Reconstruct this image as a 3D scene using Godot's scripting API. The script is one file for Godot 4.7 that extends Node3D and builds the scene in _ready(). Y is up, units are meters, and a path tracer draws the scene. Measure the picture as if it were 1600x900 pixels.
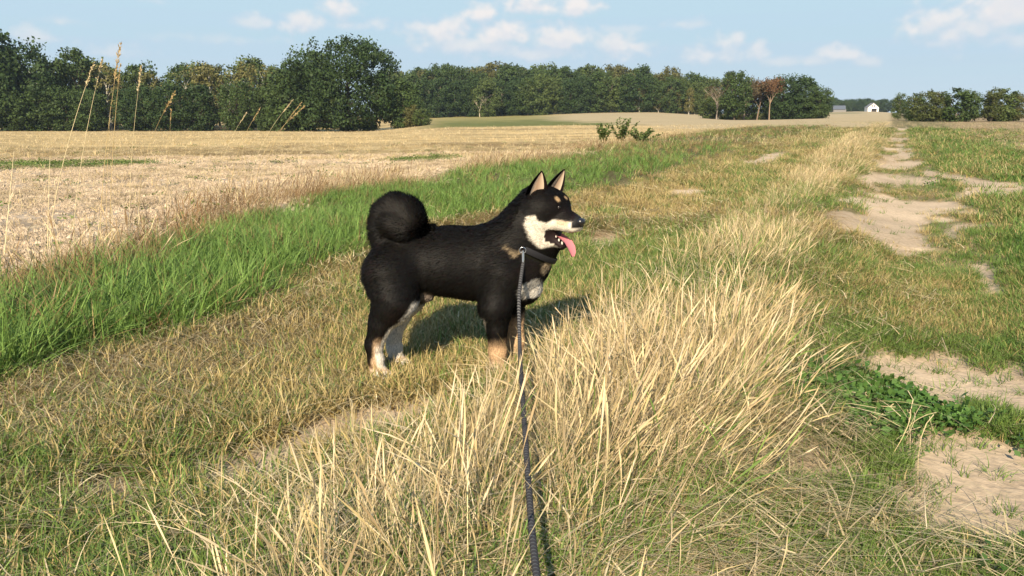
extends Node3D

const YAW := 0.458                      # the farm track runs this far to the right of straight ahead
const CA := 0.89694
const SA := 0.44216

var n1 := FastNoiseLite.new()
var n2 := FastNoiseLite.new()
var names := {}
var mats := {}
var tally := ""

# ---------------------------------------------------------------- helpers
func numbered(called: String) -> String:
	var k: int = names.get(called, 0)
	names[called] = k + 1
	return called if k == 0 else "%s_%03d" % [called, k]

func tag(o: Node, label: String, category: String, group := "", kind := "") -> void:
	if label: o.set_meta("label", label)
	if category: o.set_meta("category", category)
	if group: o.set_meta("group", group)
	if kind: o.set_meta("kind", kind)

func lin(r: float, g: float, b: float) -> Color:
	return Color(r, g, b).linear_to_srgb()

func mat(c: Color, rough := 0.9, vertex := false, back := 0.0, spec := 0.3) -> StandardMaterial3D:
	var m := StandardMaterial3D.new()
	m.albedo_color = c
	m.roughness = rough
	m.metallic_specular = spec
	m.vertex_color_use_as_albedo = vertex
	m.cull_mode = BaseMaterial3D.CULL_DISABLED
	if back > 0.0:
		m.backlight_enabled = true
		m.backlight = Color(back, back, back)
	return m

class MB:
	var v := PackedVector3Array()
	var n := PackedVector3Array()
	var c := PackedColorArray()
	var i := PackedInt32Array()
	var smooth := false
	func vert(p: Vector3, col: Color, nn := Vector3.UP) -> int:
		v.append(p)
		c.append(col)
		if smooth: n.append(nn)
		return v.size() - 1
	func tri(a: int, b: int, d: int) -> void:
		if smooth and (v[b] - v[a]).cross(v[d] - v[a]).dot(n[a] + n[b] + n[d]) > 0.0:
			i.append(a); i.append(d); i.append(b)
		else:
			i.append(a); i.append(b); i.append(d)
	func quad(a: int, b: int, d: int, e: int) -> void:
		tri(a, b, d)
		tri(a, d, e)
	func face(a: Vector3, b: Vector3, d: Vector3, e: Vector3, col: Color) -> void:
		var k := vert(a, col)
		vert(b, col); vert(d, col); vert(e, col)
		quad(k, k + 1, k + 2, k + 3)
	func box(lo: Vector3, hi: Vector3, col: Color) -> void:
		var p := []
		for k in 8:
			p.append(Vector3(hi.x if k & 1 else lo.x, hi.y if k & 2 else lo.y, hi.z if k & 4 else lo.z))
		for q in [[0, 2, 3, 1], [4, 5, 7, 6], [0, 1, 5, 4], [2, 6, 7, 3], [0, 4, 6, 2], [1, 3, 7, 5]]:
			face(p[q[0]], p[q[1]], p[q[2]], p[q[3]], col)
	# a tapered tube through points
	func tube(pts: Array, radii: Array, sides: int, col: Color) -> void:
		var first := v.size()
		for k in pts.size():
			var t: Vector3 = (pts[mini(k + 1, pts.size() - 1)] - pts[maxi(k - 1, 0)]).normalized()
			var s := t.cross(Vector3(0.31, 0.2, 0.93)).normalized()
			var w := s.cross(t)
			for j in sides:
				var a := TAU * j / sides
				var o := s * cos(a) + w * sin(a)
				vert(pts[k] + o * radii[k], col, o)
		for k in pts.size() - 1:
			for j in sides:
				var a := first + k * sides + j
				var b := first + k * sides + (j + 1) % sides
				quad(a, b, b + sides, a + sides)
		for e in [0, pts.size() - 1]:
			var m := vert(pts[e], col, n[first + e * sides] if smooth else Vector3.UP)
			for j in sides:
				tri(m, first + e * sides + j, first + e * sides + (j + 1) % sides)
	func mesh(m: Material) -> ArrayMesh:
		var a := []
		a.resize(Mesh.ARRAY_MAX)
		a[Mesh.ARRAY_VERTEX] = v
		a[Mesh.ARRAY_COLOR] = c
		if smooth: a[Mesh.ARRAY_NORMAL] = n
		a[Mesh.ARRAY_INDEX] = i
		var r := ArrayMesh.new()
		r.add_surface_from_arrays(Mesh.PRIMITIVE_TRIANGLES, a)
		r.surface_set_material(0, m)
		return r

func part(called: String, m: Mesh, parent: Node) -> MeshInstance3D:
	var o := MeshInstance3D.new()
	o.name = called
	o.mesh = m
	parent.add_child(o, true)
	return o

func thing(called: String, at: Vector3, label: String, category: String, group := "") -> Node3D:
	var o := Node3D.new()
	o.name = numbered(called)
	add_child(o)
	o.position = at
	tag(o, label, category, group)
	return o

func tab(t: Array, x: float) -> float:
	# t: [x0, y0, x1, y1, ...]
	var k := t.size()
	if x <= t[0]: return t[1]
	for j in range(2, k, 2):
		if x < t[j]:
			var f: float = (x - t[j - 2]) / (t[j] - t[j - 2])
			return lerpf(t[j - 1], t[j + 1], f)
	return t[k - 1]

# ---------------------------------------------------------------- the lie of the land
const RUT_L := [0.0, -1.35, 2.5, -1.4, 5.0, -1.75, 9.0, -2.0, 20.0, -2.5, 90.0, -3.4]
const RIDGE := [0.0, -0.55, 1.1, -0.55, 1.6, -0.5, 2.3, -0.52, 3.5, -0.66, 10.0, -0.9, 20.0, -1.1, 40.0, -1.4, 90.0, -1.7]
const RIDGE_W := [0.0, 0.5, 1.2, 0.46, 1.6, 0.34, 2.3, 0.38, 3.2, 0.46, 4.4, 0.4, 6.0, 0.36, 12.0, 0.5, 40.0, 0.8, 90.0, 1.2]
const RUT_R := [0.0, 0.3, 3.0, 0.28, 8.0, 0.28, 12.0, 0.2, 18.0, 0.0, 26.0, -0.1, 60.0, 0.15]
const VERGE_IN := [0.0, -2.2, 1.3, -2.35, 2.7, -2.68, 3.7, -2.8, 5.5, -3.15, 8.0, -3.05, 14.0, -3.3, 28.0, -4.2, 90.0, -5.0]
const VERGE_OUT := [0.0, -2.9, 1.8, -3.2, 2.8, -3.6, 4.3, -4.6, 6.0, -5.5, 7.6, -5.5, 13.6, -6.2, 30.0, -9.0, 60.0, -10.5, 120.0, -12.0]
# bare sand: u, v, half width across, half length along
const BARE := [
	[0.4, 1.95, 0.44, 0.4], [0.18, 3.05, 0.44, 0.46], [0.62, 2.88, 0.44, 0.32], [0.32, 8.0, 0.6, 2.0], [0.1, 6.3, 0.24, 0.5], [0.25, 12.3, 0.5, 1.9], [0.75, 10.2, 0.34, 0.9],
	[0.0, 16.4, 0.42, 1.3], [-0.05, 20.2, 0.4, 1.4], [-0.1, 24.5, 0.4, 1.6], [-0.1, 29.5, 0.38, 2.0], [0.0, 37.0, 0.4, 2.8], [0.1, 48.0, 0.4, 4.0], [0.15, 64.0, 0.4, 6.0],
	[1.2, 11.2, 0.36, 0.9], [0.9, 4.4, 0.2, 0.18], [-1.36, 1.34, 0.17, 0.1], [-1.62, 1.15, 0.1, 0.06], [-1.2, 1.68, 0.19, 0.16], [-1.12, 1.9, 0.12, 0.08],
	[-1.8, 5.5, 0.24, 0.6], [-2.0, 8.6, 0.3, 0.6], [-2.5, 17.0, 0.22, 1.6]]
var far_cols := [
	[-1.3799, [0.0, 0.0, 40.0, -0.2, 150.0, -1.25, 400.0, 2.0, 1500.0, 8.0]],
	[-0.1948, [0.0, 0.0, 40.0, -0.2, 150.0, -1.25, 400.0, 2.5, 1500.0, 8.0]],
	[-0.0649, [0.0, 0.0, 40.0, -0.1, 90.0, 0.1, 150.0, 0.4, 240.0, 1.7, 330.0, 6.0, 1500.0, 8.0]],
	[0.1623, [0.0, 0.0, 40.0, 0.0, 100.0, 0.4, 240.0, 3.1, 330.0, 7.0, 1500.0, 10.0]],
	[0.2922, [0.0, 0.0, 40.0, 0.1, 100.0, 0.5, 180.0, 0.9, 300.0, 3.0, 1500.0, 12.0]],
	[0.4464, [0.0, 0.0, 40.0, 0.1, 90.0, 0.6, 200.0, 1.6, 450.0, 5.7, 1500.0, 14.0]],
	[0.5519, [0.0, 0.0, 40.0, 0.1, 110.0, 0.6, 300.0, 2.0, 1500.0, 10.0]],
	[1.2987, [0.0, 0.0, 40.0, 0.1, 110.0, 0.6, 300.0, 2.0, 1500.0, 10.0]]]

func far_h(x: float, z: float) -> float:
	var d := sqrt(x * x + z * z)
	if d < 6.0 or z < 0.5 * d * 0.3:
		return 0.0
	var p := x / z                      # bearing from the standpoint
	for k in range(1, far_cols.size()):
		if p < far_cols[k][0] or k == far_cols.size() - 1:
			var f := smoothstep(far_cols[k - 1][0], far_cols[k][0], p)
			return lerpf(tab(far_cols[k - 1][1], z), tab(far_cols[k][1], z), f)
	return 0.0

func sd_bare(u: float, v: float) -> float:
	var b := -9.0
	u += n1.get_noise_2d(u * 20.0, v * 20.0 + 55.0) * 0.35
	v += n1.get_noise_2d(u * 20.0 + 99.0, v * 20.0) * (0.3 + v * 0.12)
	for q in BARE:
		var dv: float = (v - q[1]) / q[3]
		if absf(dv) < 2.0:
			var du: float = (u - q[0]) / q[2]
			if absf(du) < 2.2:
				b = maxf(b, 1.0 - sqrt(du * du + dv * dv))
	if b < -1.4: return b
	return b + n1.get_noise_2d(u * 60.0, v * 60.0 / (1.0 + v * 0.12)) * 1.0 + n1.get_noise_2d(u * 190.0, v * 190.0 / (1.0 + v * 0.12)) * 0.6

var bare := 0.0
var verge := 0.0
var ridge := 0.0
var field := 0.0
var right := 0.0
var thatch := 0.0
func cover(u: float, v: float) -> void:
	bare = smoothstep(-0.05, 0.15, sd_bare(u, v))
	var vi := tab(VERGE_IN, v) + n1.get_noise_2d(v * 25.0, 7.0) * 0.5
	var vo := tab(VERGE_OUT, v) + n1.get_noise_2d(v * 20.0, 90.0) * 0.6
	var soft := 0.12 + v * 0.02
	verge = smoothstep(vi + soft, vi - soft, u) * smoothstep(vo - soft, vo + soft, u)
	field = smoothstep(vo + soft, vo - soft, u)
	var c := tab(RIDGE, v)
	var w := tab(RIDGE_W, v)
	ridge = 1.0 - smoothstep(0.4, 1.3, absf(u - c) / w + n1.get_noise_2d(u * 40.0, v * 20.0 / (1.0 + v * 0.06) + 300.0) * 0.75)
	var rr := 0.8 + v * 0.025 + n1.get_noise_2d(v * 10.0, 500.0) * 1.4
	right = smoothstep(rr, rr + 1.0 + v * 0.015, u) * smoothstep(9.0, 20.0, v)
	thatch = clampf(1.0 - absf(u - (vi + 0.1)) / 0.42, 0.0, 1.0) * smoothstep(0.8, 1.4, v)
	thatch = clampf(thatch + smoothstep(0.12, 0.5, n1.get_noise_2d(u * 22.0 + 900.0, v * 14.0)) * 0.25, 0.0, 1.0) * (1.0 - ridge)

func gh(x: float, z: float) -> float:
	# z counts forward
	var u := x * CA - z * SA
	var v := x * SA + z * CA
	var h := far_h(x, z)
	if v > -3.0 and v < 130.0 and u > -16.0 and u < 10.0:
		var k := 1.0 - smoothstep(80.0, 130.0, v)
		var r := (u - tab(RIDGE, v)) / 0.5
		var a := (u - tab(RUT_L, v)) / 0.45
		var b := (u - tab(RUT_R, v)) / 0.4
		h += k * (0.05 * exp(-r * r) - 0.02 * exp(-a * a) - 0.06 * exp(-b * b))
		var vi := tab(VERGE_IN, v)
		h += k * 0.06 * smoothstep(vi + 0.4, vi - 0.6, u) * smoothstep(tab(VERGE_OUT, v) - 1.2, tab(VERGE_OUT, v), u)
		var s := sd_bare(u, v)
		if s > -0.3:
			h -= 0.03 * smoothstep(-0.3, 0.25, s) * (1.0 if u > -0.3 else 0.4)
		h += k * n1.get_noise_2d(x * 55.0, z * 55.0) * 0.018 + n1.get_noise_2d(x * 130.0, z * 130.0) * 0.003
	h += n1.get_noise_2d(x * 6.0, z * 6.0) * 0.05 * smoothstep(4.0, 20.0, z)
	return h

func soil(x: float, z: float) -> Color:
	var u := x * CA - z * SA
	var v := x * SA + z * CA
	var f := n1.get_noise_2d(x * 120.0, z * 120.0)
	var g := n1.get_noise_2d(x * 14.0, z * 14.0)
	var sand := Color(0.6, 0.465, 0.315) * (1.0 + 0.2 * f + 0.2 * g + 0.18 * n1.get_noise_2d(x * 45.0, z * 45.0))
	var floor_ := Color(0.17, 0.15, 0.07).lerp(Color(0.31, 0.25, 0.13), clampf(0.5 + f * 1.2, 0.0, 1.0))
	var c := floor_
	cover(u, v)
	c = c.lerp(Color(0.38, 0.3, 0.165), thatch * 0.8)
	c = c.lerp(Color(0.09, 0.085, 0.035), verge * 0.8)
	c = c.lerp(Color(0.27, 0.2, 0.1), ridge * 0.7)
	c = c.lerp(sand, bare)
	# left field: pale tilled soil in front, then a weedy strip, then golden stubble
	var fz := z - x * 0.3 + n1.get_noise_2d(x * 9.0, z * 3.0) * 1.2
	var tilled := Color(0.52, 0.42, 0.305) * (1.0 + 0.4 * f + 0.2 * g + 0.3 * n1.get_noise_2d(x * 40.0, z * 40.0))
	var gold := Color(0.52, 0.39, 0.19) * (1.0 + 0.5 * n1.get_noise_2d(x * 4.0, z * 22.0) + 0.35 * n1.get_noise_2d(x * 15.0, z * 60.0) + 0.15 * f)
	var lf := tilled.lerp(gold, smoothstep(18.5, 23.0, fz))
	c = c.lerp(lf, field)
	c = c.lerp(Color(0.37, 0.275, 0.155) * (1.0 + 0.25 * f), right)
	# beyond: meadow, wheat stubble on the rise
	if z > 60.0:
		var p := x / z
		var meadow := smoothstep(84.0, 92.0, z) * smoothstep(-0.1299, -0.0812, p) * (1.0 - smoothstep(0.2273, 0.2516, p))
		var green := Color(0.17, 0.185, 0.06).lerp(Color(0.33, 0.29, 0.11), smoothstep(120.0, 210.0, z + g * 40.0))
		c = c.lerp(green * (1.0 + 0.15 * g), meadow)
		var wheat := smoothstep(110.0, 130.0, z + g * 20.0 - (0.0812 - p) * 492.8) * smoothstep(0.0162, 0.0812, p) * (1.0 - smoothstep(0.4748, 0.4870, p))
		c = c.lerp(Color(0.5, 0.4, 0.235) * (1.0 + 0.1 * g), wheat)
		var olive := smoothstep(280.0, 300.0, z) * (1.0 - smoothstep(380.0, 400.0, z)) * smoothstep(0.3247, 0.3896, p) * (1.0 - smoothstep(0.4302, 0.4545, p))
		c = c.lerp(Color(0.27, 0.25, 0.13), olive * 0.7)
	c.a = 1.0
	return c

func spaced(a: float, b: float, step: float, grow: float, lo: float, hi: float) -> PackedFloat32Array:
	var out: Array[float] = []
	var x := a
	while x < b:
		out.append(x)
		x += step
	var s := step
	while x < hi:
		out.append(x)
		s *= grow
		x += s
	out.append(hi)
	x = a - step
	s = step
	while x > lo:
		out.append(x)
		s *= grow
		x -= s
	out.append(lo)
	out.sort()
	return PackedFloat32Array(out)

func grain_texture(seed_: int, freq: float, lo: float, hi: float, size := 512) -> ImageTexture:
	var n := FastNoiseLite.new()
	n.seed = seed_
	n.frequency = freq
	n.fractal_octaves = 5
	var im := n.get_seamless_image(size, size)
	im.convert(Image.FORMAT_RGB8)
	var data := im.get_data()
	for k in data.size():
		data[k] = int(255.0 * (lo + (hi - lo) * data[k] / 255.0))
	return ImageTexture.create_from_image(Image.create_from_data(size, size, false, Image.FORMAT_RGB8, data))

func ground() -> void:
	var us := spaced(-5.0, 2.6, 0.035, 1.055, -1500.0, 1500.0)
	var vs := spaced(0.5, 8.0, 0.035, 1.05, -150.0, 1800.0)
	var v := PackedVector3Array()
	var c := PackedColorArray()
	var idx := PackedInt32Array()
	var nu := us.size()
	var nv := vs.size()
	v.resize(nu * nv)
	c.resize(nu * nv)
	for j in nv:
		for i in nu:
			var x := us[i] * CA + vs[j] * SA
			var z := -us[i] * SA + vs[j] * CA
			v[j * nu + i] = Vector3(x, gh(x, z), -z)
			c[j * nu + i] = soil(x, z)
	idx.resize((nu - 1) * (nv - 1) * 6)
	var k := 0
	for j in nv - 1:
		for i in nu - 1:
			var a := j * nu + i
			for q in [a, a + nu, a + 1, a + 1, a + nu, a + nu + 1]:
				idx[k] = q
				k += 1
	var arr := []
	arr.resize(Mesh.ARRAY_MAX)
	arr[Mesh.ARRAY_VERTEX] = v
	arr[Mesh.ARRAY_COLOR] = c
	arr[Mesh.ARRAY_INDEX] = idx
	var am := ArrayMesh.new()
	am.add_surface_from_arrays(Mesh.PRIMITIVE_TRIANGLES, arr)
	var st := SurfaceTool.new()
	st.create_from(am, 0)
	st.generate_normals()
	am = st.commit()
	var m := mat(Color.WHITE, 0.95, true, 0.0, 0.2)
	m.albedo_texture = grain_texture(11, 0.02, 0.8, 1.0)
	m.uv1_triplanar = true
	m.uv1_world_triplanar = true
	m.uv1_scale = Vector3(2.3, 2.3, 2.3)
	m.heightmap_enabled = true
	m.heightmap_texture = grain_texture(12, 0.03, 0.0, 1.0)
	m.heightmap_scale = 0.3
	am.surface_set_material(0, m)
	var o := part("ground", am, self)
	tag(o, "field and farm track ground of sand, soil and straw", "ground", "", "structure")

# ---------------------------------------------------------------- sky
func sky() -> Sky:
	var w := 4096
	var h := 2048
	var im := Image.create(w, h, false, Image.FORMAT_RGB8)
	for y in h:
		var el := 90.0 - (y + 0.5) / h * 180.0
		var e := maxf(el, 0.0)
		var t := 1.0 - exp(-e / 26.0)
		var c := Color(0.385, 0.47, 0.53).lerp(Color(0.13, 0.24, 0.43), t)
		c = c.lerp(Color(0.345, 0.475, 0.55), 0.75 * exp(-pow((e - 8.5) / 5.0, 2.0)))
		if el < 0.0: c = Color(0.32, 0.3, 0.24)
		im.fill_rect(Rect2i(0, y, w, 1), c.linear_to_srgb())
	# clouds: azimuth, elevation, half width, half height in degrees, strength
	var puffs := [
		[-12.0, 7.2, 1.3, 1.0, 1.0], [-14.6, 6.5, 2.6, 0.7, 0.8], [-17.5, 6.4, 2.2, 0.5, 0.55], [-11.4, 6.4, 2.4, 0.5, 0.6],
		[-4.7, 6.2, 3.0, 1.0, 0.9], [-2.2, 7.1, 1.2, 0.9, 1.0], [0.2, 6.1, 2.8, 1.2, 1.0], [3.3, 5.6, 2.8, 1.1, 0.9], [7.6, 5.0, 2.8, 0.8, 0.85], [2.4, 4.6, 5.6, 0.7, 0.55], [-2.5, 5.2, 4.0, 0.8, 0.7],
		[1.6, 7.7, 2.2, 0.85, 1.0], [4.6, 7.8, 1.5, 0.9, 1.0], [8.0, 6.2, 2.0, 0.3, 0.35], [12.0, 6.5, 1.6, 0.4, 0.45],
		[14.8, 5.2, 1.2, 0.9, 0.7], [13.8, 4.4, 2.2, 0.7, 0.7], [17.0, 4.5, 0.8, 0.8, 0.7], [18.2, 3.9, 1.6, 0.4, 0.4], [22.3, 4.2, 1.1, 0.6, 0.75], [21.0, 3.8, 1.0, 0.4, 0.5], [23.7, 3.7, 1.0, 0.4, 0.45],
		[27.4, 8.0, 0.8, 0.3, 0.6], [32.0, 7.2, 4.6, 2.2, 1.0], [30.0, 5.4, 3.0, 1.2, 0.8], [31.0, 6.6, 3.6, 1.9, 1.0], [34.0, 7.0, 4.0, 2.6, 1.0], [28.6, 6.2, 2.2, 1.4, 0.85], [37.0, 6.0, 4.0, 2.5, 0.9], [31.5, 4.8, 4.0, 1.0, 0.45], [33.0, 9.5, 3.0, 1.8, 0.9],
		[-29.0, 5.9, 1.0, 0.35, 0.5], [-30.5, 4.9, 1.6, 0.7, 0.5], [-26.5, 4.2, 2.0, 0.5, 0.4], [-20.0, 5.3, 3.0, 0.4, 0.3], [-24.0, 7.5, 1.0, 0.3, 0.25]]
	var rng := RandomNumberGenerator.new()
	rng.seed = 5
	for k in 60:                       # the same kind of scattered cumulus all the way round
		var az := rng.randf_range(42.0, 318.0)
		var el := rng.randf_range(3.0, 24.0)
		for q in 4:
			puffs.append([az + rng.randf_range(-4.0, 4.0), el + rng.randf_range(-0.6, 0.8), rng.randf_range(1.5, 4.0), rng.randf_range(0.6, 1.7), rng.randf_range(0.5, 1.0)])
	var dens := {}
	var low := {}
	for q in puffs:
		var x0 := int((q[0] - q[2] * 1.9) / 360.0 * w)
		var x1 := int((q[0] + q[2] * 1.9) / 360.0 * w)
		var y0 := int((90.0 - q[1] - q[3] * 2.0) / 180.0 * h)
		var y1 := int((90.0 - q[1] + q[3] * 1.7) / 180.0 * h)
		for y in range(y0, y1 + 1):
			var el := 90.0 - (y + 0.5) / h * 180.0
			if el < 0.6: continue
			for x in range(x0, x1 + 1):
				var az := (x + 0.5) / w * 360.0
				var a: float = (az - q[0]) / (q[2] * 1.4)
				var b: float = (el - q[1]) / (q[3] * 1.3 if el > q[1] else q[3])
				var r := 1.0 - sqrt(a * a + b * b)
				r += n2.get_noise_2d(az * 26.0, el * 40.0) * 0.75 + n2.get_noise_2d(az * 90.0, el * 120.0) * 0.35
				if r <= -0.05: continue
				var key := y * 8192 + posmod(x, w)
				var s: float = smoothstep(-0.05, 1.0, r) * q[4]
				dens[key] = maxf(dens.get(key, 0.0), s)
	for key in dens:
		var y: int = key / 8192
		var x: int = key % 8192
		var az := (x + 0.5) / w * 360.0
		var el := 90.0 - (y + 0.5) / h * 180.0
		var below: float = dens.get(key - 8192 * 7, 0.0)       # lit tops, greyer bellies
		var s: float = dens[key]
		var t := clampf(0.5 + (s - below) * 0.9 + n2.get_noise_2d(az * 40.0 + 500.0, el * 60.0) * 0.25, 0.0, 1.0)
		var c := Color(0.46, 0.48, 0.525).lerp(Color(0.6, 0.565, 0.55), t)
		im.set_pixel(x, y, im.get_pixel(x, y).srgb_to_linear().lerp(c, minf(s * 0.9, 0.9)).linear_to_srgb())
	var p := PanoramaSkyMaterial.new()
	p.panorama = ImageTexture.create_from_image(im)
	var s := Sky.new()
	s.sky_material = p
	return s

# ---------------------------------------------------------------- grasses
func blade(b: MB, base: Vector3, dir: float, h: float, lean: float, w: float, segs: int, col: Color, tip := 0.0, twist := 0.0) -> void:
	var f := Vector3(cos(dir), 0, sin(dir))
	var s := Vector3(cos(dir + PI / 2 + twist), 0, sin(dir + PI / 2 + twist))
	var prev := -1
	for k in segs + 1:
		var t := float(k) / segs
		var p := base + Vector3(0, h * (t - 0.35 * lean * t * t), 0) + f * (h * lean * t * t)
		var ww := w * (1.0 - pow(t, 2.2)) if tip <= 0.0 else (w * (1.0 - 0.4 * t) if t < 0.8 else tip * (1.0 - t) * 5.0 + w * 0.3)
		var a := b.vert(p - s * ww * 0.5, col)
		b.vert(p + s * ww * 0.5, col)
		if prev >= 0:
			b.quad(prev, prev + 1, a + 1, a)
		prev = a

func tuft(seed_: int, n: int, h0: float, h1: float, spread: float, w: float, lean0: float, lean1: float, segs: int, m: Material, tip := 0.0, vary := 0.25) -> ArrayMesh:
	var r := RandomNumberGenerator.new()
	r.seed = seed_
	var b := MB.new()
	for k in n:
		var a := r.randf() * TAU
		var q := r.randf_range(0.0, spread)
		var t := r.randf_range(1.0 - vary, 1.0)
		blade(b, Vector3(cos(a) * q, -0.012, sin(a) * q), a + r.randf_range(-0.9, 0.9), r.randf_range(h0, h1), r.randf_range(lean0, lean1), w * r.randf_range(0.7, 1.3), segs,
			Color(t, t * r.randf_range(0.94, 1.02), t * r.randf_range(0.85, 1.05)), tip if r.randf() < 0.5 else 0.0, r.randf_range(-0.8, 0.8))
	return b.mesh(m)

func litter(seed_: int, n: int, m: Material) -> ArrayMesh:
	var r := RandomNumberGenerator.new()
	r.seed = seed_
	var b := MB.new()
	for k in n:
		var a := r.randfn(0.0, 0.6)
		var p := Vector3(r.randf_range(-0.1, 0.1), r.randf_range(0.0, 0.03), r.randf_range(-0.1, 0.1))
		var step := r.randf_range(0.015, 0.055)
		var w := r.randf_range(0.0006, 0.0013)
		var t := r.randf_range(0.6, 1.0)
		var col := Color(t, t * 0.98, t * r.randf_range(0.85, 1.0))
		var turn := r.randfn(0.0, 0.1)
		var rise := r.randf_range(-0.1, 0.22)
		var prev := -1
		for q in 5:
			var s := Vector3(-sin(a), 0.25, cos(a)) * w * (1.0 - 0.17 * q)
			var v0 := b.vert(p - s, col)
			b.vert(p + s, col)
			if prev >= 0: b.quad(prev, prev + 1, v0 + 1, v0)
			prev = v0
			p += Vector3(cos(a), rise, sin(a)) * step
			a += turn
			rise -= 0.14
	return b.mesh(m)

func herb(seed_: int, n: int, rad: float, h: float, leaf: float, m: Material) -> ArrayMesh:
	var r := RandomNumberGenerator.new()
	r.seed = seed_
	var b := MB.new()
	for k in n:
		var a := r.randf() * TAU
		var q := sqrt(r.randf()) * rad
		var p := Vector3(cos(a) * q, r.randf_range(0.1, 1.0) * h * (1.0 - 0.5 * q / rad), sin(a) * q)
		var d := Vector3(r.randfn(), r.randf_range(0.0, 1.2), r.randfn()).normalized() * leaf * r.randf_range(0.6, 1.3)
		var s := d.cross(Vector3(r.randfn(), 1.2, r.randfn())).normalized() * d.length() * 0.32
		var t := r.randf_range(0.7, 1.0)
		b.face(p, p + d * 0.5 + s, p + d, p + d * 0.5 - s, Color(t, t, t * 0.9))
	return b.mesh(m)

func layer(called: String, label: String, category: String) -> Node3D:
	var o := Node3D.new()
	o.name = numbered(called)
	add_child(o)
	tag(o, label, category, "", "stuff")
	return o

# want(u, v, x, z) -> 0..1 share kept; look(rng, u, v, x, z) -> [Basis, Color]
func scatter(parent: Node3D, called: String, meshes: Array, tries: int, d0: float, d1: float, power: float, side: float, seed_: int, want: Callable, look: Callable) -> void:
	var r := RandomNumberGenerator.new()
	r.seed = seed_
	var at := []
	for k in meshes: at.append([[], []])
	var a0 := pow(d0, 2.0 - power)
	var a1 := pow(d1, 2.0 - power)
	for k in tries:
		var d: float = pow(lerpf(a0, a1, r.randf()), 1.0 / (2.0 - power)) if absf(power - 2.0) > 0.01 else d0 * pow(d1 / d0, r.randf())
		var a := r.randf_range(-side, side)
		var x := d * sin(a)
		var z := d * cos(a)
		var u := x * CA - z * SA
		var v := x * SA + z * CA
		cover(u, v)
		var s: float = want.call(u, v, x, z)
		if r.randf() >= s: continue
		var q: Array = look.call(r, u, v, x, z)
		var slot: Array = at[r.randi() % meshes.size()]
		slot[0].append(Transform3D(q[0], Vector3(x, gh(x, z), -z)))
		slot[1].append(q[1])
	var total := 0
	for k in meshes.size():
		var n: int = at[k][0].size()
		if n == 0: continue
		total += n
		var m := MultiMesh.new()
		m.transform_format = MultiMesh.TRANSFORM_3D
		m.use_colors = true
		m.mesh = meshes[k]
		m.instance_count = n
		for i in n:
			m.set_instance_transform(i, at[k][0][i])
			m.set_instance_color(i, at[k][1][i])
		var o := MultiMeshInstance3D.new()
		o.name = called
		o.multimesh = m
		tag(o, "", "", "", "stuff")
		parent.add_child(o, true)
	tally += "%s %d; " % [parent.name, total]

func posed(r: RandomNumberGenerator, size: float, tilt: Vector3, wide := 1.0) -> Basis:
	var b := Basis(Vector3.UP, r.randf() * TAU).scaled(Vector3(size * wide, size, size * wide))
	var t := Vector3(tilt.z, 0, -tilt.x)
	return Basis(t.normalized(), t.length()) * b if t.length() > 0.001 else b

func shade(r: RandomNumberGenerator, a: Color, b: Color, spread := 0.15) -> Color:
	var c := a.lerp(b, r.randf())
	var k := r.randf_range(1.0 - spread, 1.0 + spread)
	return Color(c.r * k, c.g * k, c.b * k)

func leash_gap(x: float, z: float) -> bool:
	# the leash presses the stems aside where it runs over the ridge
	return z > 0.5 and z < 2.3 and absf(x - lerpf(0.03, 0.02, z / 2.3)) < 0.045

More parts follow.
